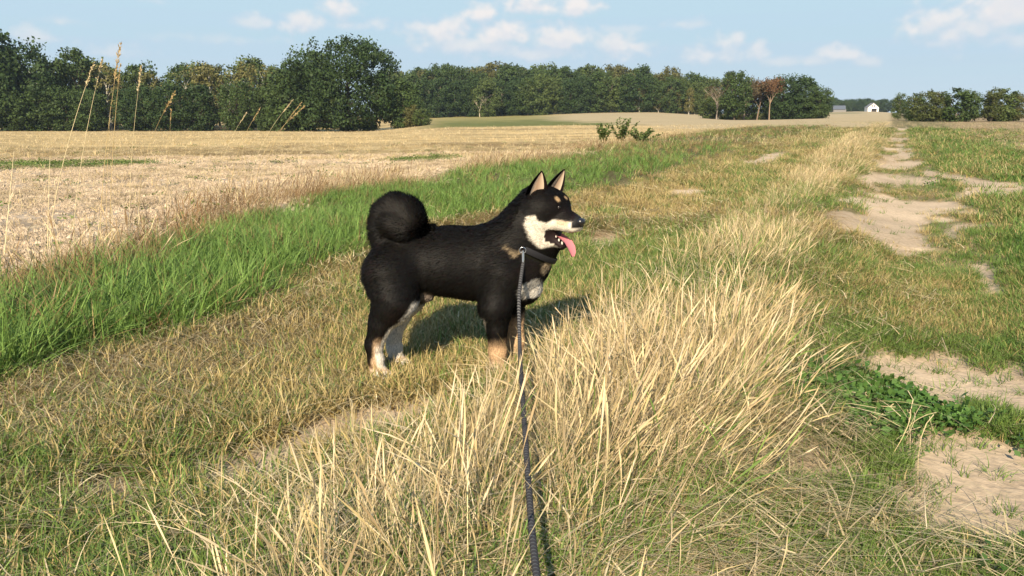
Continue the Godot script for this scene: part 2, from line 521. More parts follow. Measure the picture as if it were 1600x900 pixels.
func grasses() -> void:
	var gm := mat(Color.WHITE, 0.55, true, 0.55, 0.35)
	var dm := mat(Color.WHITE, 0.7, true, 0.3, 0.3)
	var short_t := []
	var long_t := []
	var dry_t := []
	var lit := []
	var stub := []
	var herbs := []
	var fine := []
	for k in 4:
		short_t.append(tuft(100 + k, 15, 0.025, 0.085, 0.045, 0.0034, 0.2, 1.1, 3, gm))
		long_t.append(tuft(200 + k, 13, 0.1, 0.26, 0.05, 0.0052, 0.1, 0.9, 4, gm))
		dry_t.append(tuft(300 + k, 7, 0.1, 0.32, 0.05, 0.0015, 0.05, 0.7, 5, dm, 0.0036, 0.35))
		fine.append(tuft(350 + k, 12, 0.05, 0.16, 0.06, 0.0022, 0.2, 1.4, 3, dm, 0.0, 0.4))
		lit.append(litter(400 + k, 26, dm))
		stub.append(tuft(500 + k, 5, 0.04, 0.12, 0.06, 0.004, 0.0, 0.5, 2, dm))
		herbs.append(herb(600 + k, 26, 0.07, 0.05, 0.02, gm))
	var g0 := Color(0.1, 0.175, 0.035)
	var g1 := Color(0.2, 0.285, 0.07)
	var v0 := Color(0.085, 0.165, 0.03)
	var v1 := Color(0.25, 0.4, 0.095)
	var s0 := Color(0.47, 0.36, 0.185)
	var s1 := Color(0.77, 0.645, 0.4)
	var L := layer("track_grass", "short green and yellowing grass growing over the farm track", "grass")
	var want := func(u: float, v: float, x: float, z: float) -> float:
		if field > 0.5 or verge > 0.6: return 0.0
		var patch := smoothstep(-0.28, 0.22, n1.get_noise_2d(u * 30.0 + 50.0, v * 22.0))
		var side := smoothstep(0.0, 0.6, u)
		return (1.0 - bare * 0.95) * (1.0 - 0.45 * ridge) * (1.0 - 0.5 * thatch) * (0.5 + 0.5 * maxf(patch, side * 0.8)) * (1.0 - right * 0.85)
	var look := func(r: RandomNumberGenerator, u: float, v: float, x: float, z: float) -> Array:
		var dry := smoothstep(-0.15, 0.35, n1.get_noise_2d(u * 35.0, v * 35.0 + 200.0)) * (1.0 - 0.8 * smoothstep(0.2, 0.9, u))
		var c := shade(r, g0, g1) if r.randf() > smoothstep(0.0, 0.8, u) else shade(r, Color(0.08, 0.17, 0.03), Color(0.18, 0.27, 0.06))
		if r.randf() < dry * 0.5 + 0.04 + 0.2 * smoothstep(-0.9, -1.2, u) + 0.22 * smoothstep(5.0, 8.0, v): c = shade(r, Color(0.36, 0.28, 0.11), Color(0.56, 0.45, 0.22))
		var rut := absf(u - tab(RUT_R, v))
		var big := (0.75 + 0.5 * r.randf() + 0.35 * smoothstep(0.4, 1.2, u) + 0.015 * v) * (0.6 + 0.4 * smoothstep(0.15, 0.6, rut))
		return [posed(r, big, Vector3(r.randfn() * 0.2, 0, r.randfn() * 0.2), 1.0 + minf(z * 0.06, 2.0)), c]
	scatter(L, "tufts", short_t, 95000, 0.9, 5.0, 1.0, 0.85, 1, want, look)
	scatter(L, "tufts", short_t, 130000, 4.5, 60.0, 1.7, 0.85, 2, want, look)

	L = layer("straw_litter", "flattened dry straw lying along the edge of the track", "straw")
	want = func(u: float, v: float, x: float, z: float) -> float:
		return clampf((1.0 - bare * 0.93) * (1.0 - verge * 0.8) * (thatch * 0.95 + 0.05 + 0.25 * ridge) * (1.0 - 0.88 * smoothstep(-0.1, 0.4, u) * (1.0 - right)) * (1.0 - field), 0.0, 1.0)
	look = func(r: RandomNumberGenerator, u: float, v: float, x: float, z: float) -> Array:
		var b := Basis(Vector3.UP, r.randfn(0.35, 0.7)).scaled(Vector3.ONE * r.randf_range(0.7, 1.5) * (1.0 + minf(z * 0.05, 1.5)))
		return [b, shade(r, s0.lerp(s1, 0.35), s1)]
	scatter(L, "stalks", lit, 44000, 0.9, 6.5, 1.25, 0.85, 3, want, look)
	scatter(L, "stalks", lit, 20000, 6.5, 60.0, 1.6, 0.8, 4, want, look)

	L = layer("verge_grass", "lush bright green grass on the verge beside the tilled field", "grass")
	want = func(u: float, v: float, x: float, z: float) -> float:
		return verge * (0.55 + 0.45 * smoothstep(-0.4, 0.2, n1.get_noise_2d(u * 12.0, v * 12.0)))
	look = func(r: RandomNumberGenerator, u: float, v: float, x: float, z: float) -> Array:
		var c := shade(r, v0, v1)
		var dead := smoothstep(tab(VERGE_OUT, v) + 0.45, tab(VERGE_OUT, v) - 0.1, u) * (0.9 if v < 9.0 else 0.5)
		var far_dry := smoothstep(10.0, 22.0, v) * 0.45
		if r.randf() < dead * 0.75 + far_dry + 0.08: c = shade(r, Color(0.22, 0.14, 0.06), Color(0.45, 0.34, 0.16))
		var big := r.randf_range(0.6, 1.15) * (0.75 + 0.5 * n1.get_noise_2d(u * 10.0 + 77.0, v * 10.0)) * smoothstep(0.0, 0.9, verge)
		return [posed(r, maxf(big, 0.35), Vector3(0.12 + r.randfn() * 0.2, 0, r.randfn() * 0.2), 1.0 + minf(z * 0.04, 2.0)), c]
	scatter(L, "tufts", long_t, 46000, 1.4, 9.0, 1.0, 0.85, 5, want, look)
	scatter(L, "tufts", long_t, 50000, 8.5, 70.0, 1.6, 0.8, 6, want, look)

	L = layer("dry_grass", "tall straw coloured grass on the strip between the wheel ruts", "grass")
	want = func(u: float, v: float, x: float, z: float) -> float:
		if leash_gap(x, z): return 0.0
		return pow(ridge, 1.2) * (0.08 + 0.72 * smoothstep(-0.2, 0.3, n1.get_noise_2d(u * 45.0 + 31.0, v * 40.0))) * (1.0 - 0.25 * smoothstep(4.0, 5.2, v) * smoothstep(10.0, 8.0, v))
	look = func(r: RandomNumberGenerator, u: float, v: float, x: float, z: float) -> Array:
		var e := (u - tab(RIDGE, v)) / tab(RIDGE_W, v)
		var wild := n1.get_noise_2d(x * 90.0, z * 90.0 + 40.0)
		var lean := 0.1 + 0.6 * smoothstep(-0.3, 1.0, e) + wild * 0.5 + r.randfn() * 0.2
		var c := shade(r, s0, s1)
		if r.randf() < 0.06 + 0.25 * smoothstep(4.0, 5.2, v) * smoothstep(10.0, 8.0, v): c = shade(r, g0 * 1.3, g1)
		var b := posed(r, r.randf_range(0.65, 1.15) * (1.0 - 0.25 * absf(e)) * (1.0 - 0.38 * smoothstep(3.8, 5.2, v) * (1.0 - smoothstep(8.0, 13.0, v))), Vector3(lean, 0, r.randfn() * 0.2 - 0.1 * lean + n1.get_noise_2d(x * 90.0 + 700.0, z * 90.0) * 0.5), 1.0 + minf(z * 0.03, 1.5))
		return [b, c]
	scatter(L, "stems", dry_t, 26000, 0.85, 6.0, 1.0, 0.75, 7, want, look)
	scatter(L, "stems", dry_t, 230000, 5.0, 95.0, 1.8, 0.7, 8, want, look)
	scatter(L, "stems", fine, 16000, 0.85, 6.0, 1.0, 0.75, 9, want, look)

	L = layer("clover_patch", "low broad leaved green weeds covering the track's right side", "weeds")
	want = func(u: float, v: float, x: float, z: float) -> float:
		var e := Vector2((u - 0.0) / 0.34, (v - 2.4) / 0.26).length()
		var k := smoothstep(1.1, 0.5, e) + 0.5 * smoothstep(0.1, 0.3, n1.get_noise_2d(u * 18.0 + 400.0, v * 10.0)) * smoothstep(0.2, 0.8, u)
		return clampf(k, 0.0, 1.0) * (1.0 - bare) * (1.0 - 0.8 * right)
	look = func(r: RandomNumberGenerator, u: float, v: float, x: float, z: float) -> Array:
		return [posed(r, r.randf_range(0.7, 1.2), Vector3(r.randfn() * 0.15, 0, r.randfn() * 0.15), 1.0 + minf(z * 0.04, 1.0)), shade(r, Color(0.06, 0.14, 0.03), Color(0.11, 0.21, 0.05))]
	scatter(L, "leaves", herbs, 90000, 1.2, 16.0, 1.3, 0.8, 10, want, look)

	L = layer("field_stubble", "cut straw stubble standing in the pale left field", "stubble")
	want = func(u: float, v: float, x: float, z: float) -> float:
		if z > 145.0 or (z > 82.0 and x > -0.12 * z): return 0.0
		return field * (0.22 if z < 18.0 else 0.8) * (0.4 + 0.6 * smoothstep(-0.2, 0.3, n1.get_noise_2d(x * 6.0, z * 22.0)))
	look = func(r: RandomNumberGenerator, u: float, v: float, x: float, z: float) -> Array:
		return [posed(r, r.randf_range(0.6, 1.3), Vector3(0.15 + r.randfn() * 0.3, 0, r.randfn() * 0.3), 1.0 + minf(z * 0.05, 4.0)), shade(r, s0, s1 * 0.92, 0.25)]
	scatter(L, "stalks", stub, 40000, 3.0, 20.0, 1.2, 0.85, 11, want, look)
	scatter(L, "stalks", stub, 60000, 17.0, 150.0, 1.6, 0.75, 12, want, look)

	L = layer("field_straw", "chopped pale straw strewn over the tilled soil of the left field", "straw")
	want = func(u: float, v: float, x: float, z: float) -> float:
		return field * (0.35 + 0.65 * smoothstep(-0.3, 0.3, n1.get_noise_2d(x * 12.0, z * 20.0)))
	look = func(r: RandomNumberGenerator, u: float, v: float, x: float, z: float) -> Array:
		var c := shade(r, s0 * 0.9, s1) if r.randf() < 0.7 else shade(r, Color(0.16, 0.11, 0.06), Color(0.3, 0.22, 0.13))
		return [Basis(Vector3.UP, r.randf() * TAU).scaled(Vector3.ONE * r.randf_range(0.5, 1.1) * (1.0 + minf(z * 0.06, 2.0))), c]
	scatter(L, "stalks", lit, 13000, 3.0, 30.0, 1.3, 0.8, 17, want, look)

	L = layer("soil_clods", "small dry clods of earth lying on the tilled field", "soil")
	var clods := []
	for k in 3:
		var cb := MB.new()
		var cr := RandomNumberGenerator.new()
		cr.seed = 700 + k
		for q in 9:
			var p := Vector3(cr.randfn() * 0.1, 0.0, cr.randfn() * 0.1)
			var size := cr.randf_range(0.006, 0.022)
			var ring := []
			for w in 6: ring.append(p + Vector3(cos(w * TAU / 6.0), -0.2, sin(w * TAU / 6.0)) * size * cr.randf_range(0.7, 1.3))
			var top := p + Vector3(cr.randfn() * 0.2, cr.randf_range(0.5, 0.9), cr.randfn() * 0.2) * size
			for w in 6: cb.face(ring[w], (ring[w] as Vector3).lerp(top, 0.6) + Vector3(0, size * 0.25, 0), top, ring[(w + 1) % 6], Color(1, 1, 1))
		clods.append(cb.mesh(mat(Color.WHITE, 0.95, true, 0.0, 0.1)))
	look = func(r: RandomNumberGenerator, u: float, v: float, x: float, z: float) -> Array:
		return [Basis(Vector3.UP, r.randf() * TAU).scaled(Vector3.ONE * r.randf_range(0.7, 1.5) * (1.0 + minf(z * 0.03, 1.0))), shade(r, Color(0.4, 0.32, 0.23), Color(0.54, 0.44, 0.32))]
	scatter(L, "clods", clods, 26000, 3.0, 22.0, 1.2, 0.8, 18, want, look)

	L = layer("field_weeds", "strip of low green weeds crossing the left field", "weeds")
	want = func(u: float, v: float, x: float, z: float) -> float:
		var fz := z - x * 0.3
		var k := exp(-pow((fz - 18.5) / 1.0, 2.0)) * smoothstep(-0.15, 0.25, n1.get_noise_2d(x * 14.0, 5.0)) + 0.004
		return field * clampf(k, 0.0, 1.0) * (1.0 if z < 40.0 else 0.0)
	look = func(r: RandomNumberGenerator, u: float, v: float, x: float, z: float) -> Array:
		return [posed(r, r.randf_range(0.9, 1.7), Vector3.ZERO, 1.3), shade(r, Color(0.09, 0.16, 0.035), Color(0.2, 0.25, 0.07))]
	scatter(L, "leaves", herbs, 120000, 4.0, 32.0, 1.0, 0.8, 13, want, look)

	L = layer("field_edge_straw", "brown and pale dead stalks leaning along the tilled field's edge", "straw")
	want = func(u: float, v: float, x: float, z: float) -> float:
		var e := tab(VERGE_OUT, v)
		var band := exp(-pow((u - e + 0.1) / (0.3 + 0.02 * v), 2.0))
		return band * maxf(smoothstep(-0.25, 0.25, n1.get_noise_2d(u * 9.0 + 640.0, v * 16.0)), 0.35 * smoothstep(8.0, 6.0, v)) * (1.0 if v < 30.0 else 0.4) * (0.35 + 0.65 * smoothstep(2.2, 3.6, v))
	look = func(r: RandomNumberGenerator, u: float, v: float, x: float, z: float) -> Array:
		var c := shade(r, s0 * 0.85, s1)
		if r.randf() < 0.45 + 0.3 * smoothstep(2.5, 3.5, v) * smoothstep(8.0, 6.0, v): c = shade(r, Color(0.15, 0.085, 0.04), Color(0.3, 0.19, 0.09))
		return [posed(r, r.randf_range(0.6, 1.15), Vector3(0.25 + r.randfn() * 0.25, 0, r.randfn() * 0.25), 1.0 + minf(z * 0.03, 1.5)), c]
	scatter(L, "stems", dry_t + fine, 220000, 2.0, 40.0, 1.3, 0.8, 14, want, look)

	L = layer("right_stubble", "dry stubble and weeds in the field right of the track", "stubble")
	want = func(u: float, v: float, x: float, z: float) -> float:
		return right * (1.0 if z < 110.0 else 0.0) * 0.8
	look = func(r: RandomNumberGenerator, u: float, v: float, x: float, z: float) -> Array:
		var c := shade(r, s0, s1 * 0.9, 0.2)
		if r.randf() < 0.3: c = shade(r, g0, g1)
		return [posed(r, r.randf_range(0.5, 1.2), Vector3(0.15 + r.randfn() * 0.25, 0, r.randfn() * 0.25), 1.0 + minf(z * 0.05, 4.0)), c]
	scatter(L, "tufts", fine + stub, 36000, 6.0, 110.0, 1.5, 0.8, 15, want, look)

	L = layer("rough_grass", "rough mixed dry and green grass between track and far fields", "grass")
	want = func(u: float, v: float, x: float, z: float) -> float:
		if z > 100.0 or field > 0.5: return 0.0
		return smoothstep(9.0, 14.0, v) * (1.0 - right) * (1.0 - 0.7 * verge) * (0.25 if u > -1.0 else 0.8) * (1.0 - bare) * smoothstep(-0.3, 0.2, n1.get_noise_2d(u * 9.0, v * 5.0 + 800.0))
	look = func(r: RandomNumberGenerator, u: float, v: float, x: float, z: float) -> Array:
		var k := smoothstep(-0.25, 0.25, n1.get_noise_2d(u * 7.0, v * 4.0 + 70.0))
		var c := shade(r, s0, s1) if r.randf() < 0.25 + 0.55 * k else shade(r, g0, g1)
		return [posed(r, r.randf_range(0.5, 1.0) * (0.7 + 0.6 * k), Vector3(0.25 + r.randfn() * 0.2, 0, r.randfn() * 0.2), 1.0 + minf(z * 0.035, 2.5)), c]
	scatter(L, "tufts", fine + dry_t, 60000, 9.0, 100.0, 1.6, 0.7, 16, want, look)

# ---------------------------------------------------------------- tall stalks and weeds one can count
func stalk(base: Vector2, tip: Vector3, w: float, curl: float, head: float, col: Color, label: String, group: String) -> void:
	var y := gh(base.x, base.y)
	var o := thing("grass_stalk", Vector3(base.x, y, -base.y), label, "grass stalk", group)
	var b := MB.new()
	b.smooth = true
	var pts := []
	var rad := []
	for k in 13:
		var t := k / 12.0
		var bend := pow(t, 1.0 + curl)
		pts.append(Vector3((tip.x - base.x) * bend, (tip.y - y) * (t - 0.06 * curl * t * t) - 0.02 * (1.0 - t), -(tip.z - base.y) * bend))
		rad.append(w * (1.0 - 0.65 * t))
	b.tube(pts, rad, 5, Color(1, 1, 1))
	var m := mat(Color(col.r, col.g, col.b).linear_to_srgb(), 0.7, true)
	part("stem", b.mesh(m), o)
	if head > 0.0:
		var r := RandomNumberGenerator.new()
		r.seed = int(base.x * 1000.0 + tip.y * 77.0)
		var hb := MB.new()
		var dir: Vector3 = (pts[12] - pts[10]).normalized()
		for k in 70:
			var t := r.randf()
			var p: Vector3 = pts[12] - dir * head * (0.75 - t)
			var d := (dir * 1.0 + Vector3(r.randfn(), r.randfn(), r.randfn()) * 0.35).normalized() * head * r.randf_range(0.06, 0.16)
			var s := d.cross(Vector3(r.randfn(), r.randfn(), r.randfn())).normalized() * 0.0022
			hb.face(p - s, p + d * 0.5 - s * 1.4, p + d, p + d * 0.5 + s * 1.4, Color(1, 1, 1))
		part("seed_head", hb.mesh(mat(lin(col.r * 0.9, col.g * 0.88, col.b * 0.88), 0.8, true, 0.3)), o)
	if w > 0.003:
		var lb := MB.new()
		for q in [3, 5]:
			blade(lb, pts[q], 0.4 + q, 0.12, 0.9, 0.006, 4, Color(1, 1, 1))
		part("leaf", lb.mesh(m), o)

func stalks() -> void:
	var pale := Color(0.66, 0.55, 0.33)
	var warm := Color(0.52, 0.39, 0.19)
	var g := "tall dry grass stalks at the field edge"
	# base x, base distance, tip x, tip height, tip distance, thickness, curl, seed head
	var rows := [
		[-2.83, 4.65, -2.47, 1.12, 4.7, 0.0042, 0.35, 0.2, pale, "thick pale stalk leaning right, leftmost of the tall seed heads over the trees"],
		[-2.72, 4.72, -2.44, 1.14, 4.75, 0.0034, 0.35, 0.2, pale, "pale stalk close behind the leftmost tall stalk, seed head level with it"],
		[-2.62, 4.85, -2.4, 1.22, 4.9, 0.003, 0.3, 0.3, warm, "tallest reddish stalk with feathery head rising into the sky"],
		[-2.58, 4.9, -2.38, 1.12, 4.85, 0.0034, 0.3, 0.16, warm, "reddish brown stalk just below the tallest feathery one"],
		[-2.5, 5.0, -2.28, 1.11, 4.9, 0.0028, 0.45, 0.2, pale, "slender stalk with loose pale head bent right in front of the birches"],
		[-2.46, 5.05, -2.1, 1.0, 4.9, 0.0022, 1.1, 0.22, warm, "thin arching stalk drooping rightmost of the tall left group"],
		[-2.95, 4.4, -2.93, 0.62, 4.6, 0.005, 0.0, 0.0, pale, "short thick headless pale stalk upright at the far left field edge"],
		[-2.78, 4.55, -2.72, 0.6, 4.6, 0.0048, 0.1, 0.0, pale, "broken pale stalk standing upright beside the leftmost tall one"],
		[-2.55, 4.8, -2.46, 0.9, 4.85, 0.0022, 0.3, 0.0, warm, "bare thin brown stalk without a head amid the tall left group"],
		[-2.35, 5.2, -2.2, 0.86, 5.1, 0.002, 0.2, 0.1, warm, "short brown stalk at the right end of the tall left group"],
		[-2.9, 9.0, -2.45, 1.02, 9.1, 0.004, 0.9, 0.26, warm, "brown feathery reed left of the oak, right one of the leaning pair"],
		[-2.95, 8.9, -2.38, 0.98, 8.9, 0.004, 1.1, 0.3, warm, "reed with drooping brown plume left of the oak, lowest of its clump"],
		[-3.05, 9.0, -2.52, 1.04, 9.0, 0.0035, 0.8, 0.26, pale, "tallest plume of the leaning reeds just left of the oak"],
		[-3.2, 8.8, -2.86, 0.94, 8.9, 0.0035, 0.8, 0.22, warm, "short reed plume at left of the clump near the oak"],
		[-3.3, 8.7, -2.98, 0.9, 8.8, 0.003, 0.9, 0.18, pale, "pale reed, leftmost and smallest of the plumed clump"]]
	for q in rows:
		stalk(Vector2(q[0], q[1]), Vector3(q[2], q[3], q[4]), q[5] * 0.7, q[6], q[7] * 0.75, q[8], q[9], g)

func weed(at: Vector2, h: float, w: float, seed_: int, label: String) -> void:
	var o := thing("weed_bush", Vector3(at.x, gh(at.x, at.y), -at.y), label, "weed", "leafy weeds on the verge")
	var r := RandomNumberGenerator.new()
	r.seed = seed_
	var sb := MB.new()
	sb.smooth = true
	var lb := MB.new()
	for k in 14:
		var a := r.randf() * TAU
		var tip := Vector3(cos(a) * w * r.randf_range(0.2, 1.0), h * r.randf_range(0.6, 1.0), sin(a) * w * r.randf_range(0.2, 1.0))
		sb.tube([Vector3(tip.x * 0.1, -0.03, tip.z * 0.1), tip * Vector3(0.5, 0.6, 0.5), tip], [0.008, 0.005, 0.002], 4, Color(1, 1, 1))
		for q in 60:
			var t := r.randf_range(0.15, 1.0)
			var p := tip * Vector3(t, t, t)
			var d := Vector3(r.randfn(), r.randf_range(-0.2, 1.0), r.randfn()).normalized() * r.randf_range(0.05, 0.11)
			var s := d.cross(Vector3(r.randfn(), 1.0, r.randfn())).normalized() * d.length() * 0.28
			var c := r.randf_range(0.7, 1.0)
			lb.face(p, p + d * 0.5 + s, p + d, p + d * 0.5 - s, Color(c, c, c))
	part("stems", sb.mesh(mat(lin(0.16, 0.15, 0.06), 0.8, true)), o)
	part("foliage", lb.mesh(mat(lin(0.12, 0.17, 0.05), 0.6, true, 0.45)), o)

# ---------------------------------------------------------------- trees
# crown in a unit-high tree: width, lowest and highest foliage, clumps, leaves per clump, leaf size, clump radius, taper towards the top
func crown(seed_: int, w: float, y0: float, y1: float, clumps: int, leaves: int, leaf: float, cr: float, taper: float) -> Array:
	var r := RandomNumberGenerator.new()
	r.seed = seed_
	var b := MB.new()
	var centres := []
	var lobes := []
	for k in 7: lobes.append(r.randf_range(0.75, 1.12))
	for k in clumps:
		var a := r.randf() * TAU
		var t := 1.0 - pow(r.randf(), 0.8)
		var prof := lerpf(sqrt(maxf(0.0, 1.0 - pow(2.0 * t - 1.0, 2.0))), (1.0 - t) * 1.1, taper)
		prof = prof * 0.85 + 0.12
		var lobe: float = lobes[int(a / TAU * 6.99)]
		var q := w * 0.5 * prof * pow(r.randf(), 0.35) * lobe
		var c := Vector3(cos(a) * q, lerpf(y0, y1, t) * (0.96 + 0.06 * lobe) , sin(a) * q)
		centres.append(c)
		var tone := r.randf_range(0.72, 1.0)
		var size := cr * r.randf_range(0.6, 1.25)
		for j in leaves:
			var d := Vector3(r.randfn(), r.randfn() * 0.75, r.randfn())
			d = d.normalized() * pow(r.randf(), 0.5)
			var p := c + d * size
			var nn := (d * 0.9 + Vector3(r.randfn(), r.randfn(), r.randfn()) * 0.5).normalized()
			var s := nn.cross(Vector3(r.randfn(), r.randfn(), r.randfn())).normalized() * leaf * r.randf_range(0.5, 1.3)
			var e := nn.cross(s) * r.randf_range(0.5, 0.9)
			var k2 := tone * r.randf_range(0.75, 1.0)
			b.face(p - s, p + e, p + s, p - e, Color(k2, k2 * r.randf_range(0.93, 1.0), k2 * 0.9))
	return [b, centres]

func trunk(seed_: int, centres: Array, rad: float, top: float, limbs: int) -> MB:
	var r := RandomNumberGenerator.new()
	r.seed = seed_
	var b := MB.new()
	b.smooth = true
	var pts := []
	var rr := []
	var bend := Vector3(r.randfn() * 0.03, 0, r.randfn() * 0.03)
	for k in 7:
		var t := k / 6.0
		pts.append(Vector3(0, top * t - 0.02, 0) + bend * sin(t * 3.0))
		rr.append(rad * (1.25 if k == 0 else 1.0) * (1.0 - 0.85 * t))
	b.tube(pts, rr, 7, Color(1, 1, 1))
	for k in limbs:
		var c: Vector3 = centres[r.randi() % centres.size()]
		var t := clampf(c.y / top - r.randf_range(0.15, 0.35), 0.12, 0.85)
		var s: Vector3 = Vector3(0, top * t - 0.02, 0) + bend * sin(t * 3.0)
		var m := s.lerp(c, 0.5) + Vector3(r.randfn(), r.randf_range(0.2, 1.0), r.randfn()) * 0.02
		b.tube([s, m, c], [rad * 0.45 * (1.0 - 0.6 * t), rad * 0.28 * (1.0 - 0.5 * t), rad * 0.08], 5, Color(1, 1, 1))
	return b

var kinds := {}
func tree_kinds() -> void:
	# name: [width, y0, y1, clumps, leaves, leaf, clump radius, taper, trunk radius, limbs]
	var spec := {
		"oak": [1.5, 0.02, 1.0, 430, 62, 0.0155, 0.095, 0.0, 0.034, 26],
		"round": [1.0, 0.0, 1.0, 170, 52, 0.022, 0.12, 0.0, 0.03, 12],
		"round2": [0.9, 0.02, 1.0, 150, 52, 0.022, 0.115, 0.15, 0.028, 12],
		"tall": [0.52, 0.12, 1.0, 95, 40, 0.017, 0.075, 0.35, 0.02, 14],
		"wood": [0.7, 0.12, 1.0, 150, 48, 0.02, 0.09, 0.1, 0.022, 12],
		"wood2": [0.8, 0.1, 1.0, 160, 48, 0.02, 0.092, 0.0, 0.022, 12],
		"pine": [0.42, 0.3, 1.0, 80, 40, 0.016, 0.065, 0.6, 0.02, 12],
		"shrub": [1.1, 0.0, 1.0, 110, 40, 0.03, 0.14, 0.1, 0.02, 16],
		"shrub2": [0.85, 0.0, 1.0, 100, 40, 0.03, 0.12, 0.25, 0.02, 16],
		"thin": [0.7, 0.15, 1.0, 50, 26, 0.018, 0.09, 0.2, 0.02, 22]}
	var n := 0
	for k in spec:
		var q: Array = spec[k]
		var c := crown(2000 + n, q[0], q[1], q[2], q[3], q[4], q[5], q[6], q[7])
		var t := trunk(2100 + n, c[1], q[8], 0.86, q[9])
		kinds[k] = [c[0].mesh(null), t.mesh(null)]
		n += 1

func leaf_mat(c: Color) -> StandardMaterial3D:
	var key := "%.3f %.3f %.3f" % [c.r, c.g, c.b]
	if not mats.has(key):
		mats[key] = mat(c.linear_to_srgb(), 0.6, true, 0.4, 0.3)
	return mats[key]

func tree(called: String, kind: String, x: float, z: float, h: float, wide: float, turn: float, leafc: Color, bark: Color, label: String, group := "", category := "tree") -> Node3D:
	var o := thing(called, Vector3(x, gh(x, z) - 0.05, -z), label, category, group)
	o.rotation.y = turn
	o.scale = Vector3(h * wide, h, h * wide)
	var t := part("trunk", kinds[kind][1], o)
	t.material_override = leaf_mat(bark)
	var c := part("crown", kinds[kind][0], o)
	c.material_override = leaf_mat(leafc)
	return o

func dead_tree(x: float, z: float, h: float, seed_: int, col: Color, label: String, leaves := 0, leafc := Color.BLACK) -> void:
	var o := thing("dead_tree", Vector3(x, gh(x, z) - 0.05, -z), label, "tree")
	var r := RandomNumberGenerator.new()
	r.seed = seed_
	var b := MB.new()
	b.smooth = true
	var lb := MB.new()
	var todo := [[Vector3.ZERO, Vector3(r.randfn() * 0.1, 1, 0).normalized(), h * 0.5, h * 0.022, 0]]
	while todo:
		var q: Array = todo.pop_back()
		var p: Vector3 = q[0]
		var d: Vector3 = q[1]
		var m: Vector3 = p + d * q[2] * 0.5 + Vector3(r.randfn(), r.randfn(), r.randfn()) * q[2] * 0.05
		var e: Vector3 = p + d * q[2]
		b.tube([p, m, e], [q[3], q[3] * 0.8, q[3] * 0.55], 5, Color(1, 1, 1))
		for k in leaves if q[4] > 1 else 0:
			var lp := e + Vector3(r.randfn(), r.randfn(), r.randfn()) * h * 0.05
			var s := Vector3(r.randfn(), r.randfn(), r.randfn()) * h * 0.012
			var s2 := s.cross(Vector3(r.randfn(), r.randfn(), r.randfn())).normalized() * h * 0.012
			lb.face(lp - s, lp + s2, lp + s, lp - s2, Color(1, 1, 1) * r.randf_range(0.7, 1.0))
		if q[4] < 4:
			for k in 3 if q[4] > 0 else 5:
				var nd := (d + Vector3(r.randfn(), r.randf_range(-0.1, 0.6), r.randfn()) * 0.6).normalized()
				todo.append([p.lerp(e, r.randf_range(0.55, 1.0)), nd, q[2] * r.randf_range(0.5, 0.72), q[3] * 0.55, q[4] + 1])
	part("trunk", b.mesh(leaf_mat(col)), o)
	if leaves: part("crown", lb.mesh(leaf_mat(leafc)), o)

const ORD := ["first", "second", "third", "fourth", "fifth", "sixth", "seventh", "eighth", "ninth", "tenth", "eleventh", "twelfth", "thirteenth", "fourteenth", "fifteenth", "sixteenth", "seventeenth", "eighteenth", "nineteenth", "twentieth", "twenty-first", "twenty-second", "twenty-third", "twenty-fourth"]

func row(called: String, what: String, where: String, group: String, kind: Array, x0: float, x1: float, n: int, z: float, dz: float, tops: Array, wide: float, cols: Array, bark: Color, seed_: int, category := "tree") -> void:
	var r := RandomNumberGenerator.new()
	r.seed = seed_
	for k in n:
		var f := (k + 0.5) / n
		var x := lerpf(x0, x1, f) + r.randfn() * (x1 - x0) / n * 0.15
		var zz := z + r.randf_range(-dz, dz)
		var h: float = tab(tops, x) * r.randf_range(0.88, 1.06)
		tree(called, kind[r.randi() % kind.size()], x, zz, h, wide * r.randf_range(0.85, 1.15), r.randf() * TAU, cols[r.randi() % cols.size()], bark,
			"%s, %s from the left %s" % [what, ORD[k], where], group, category)

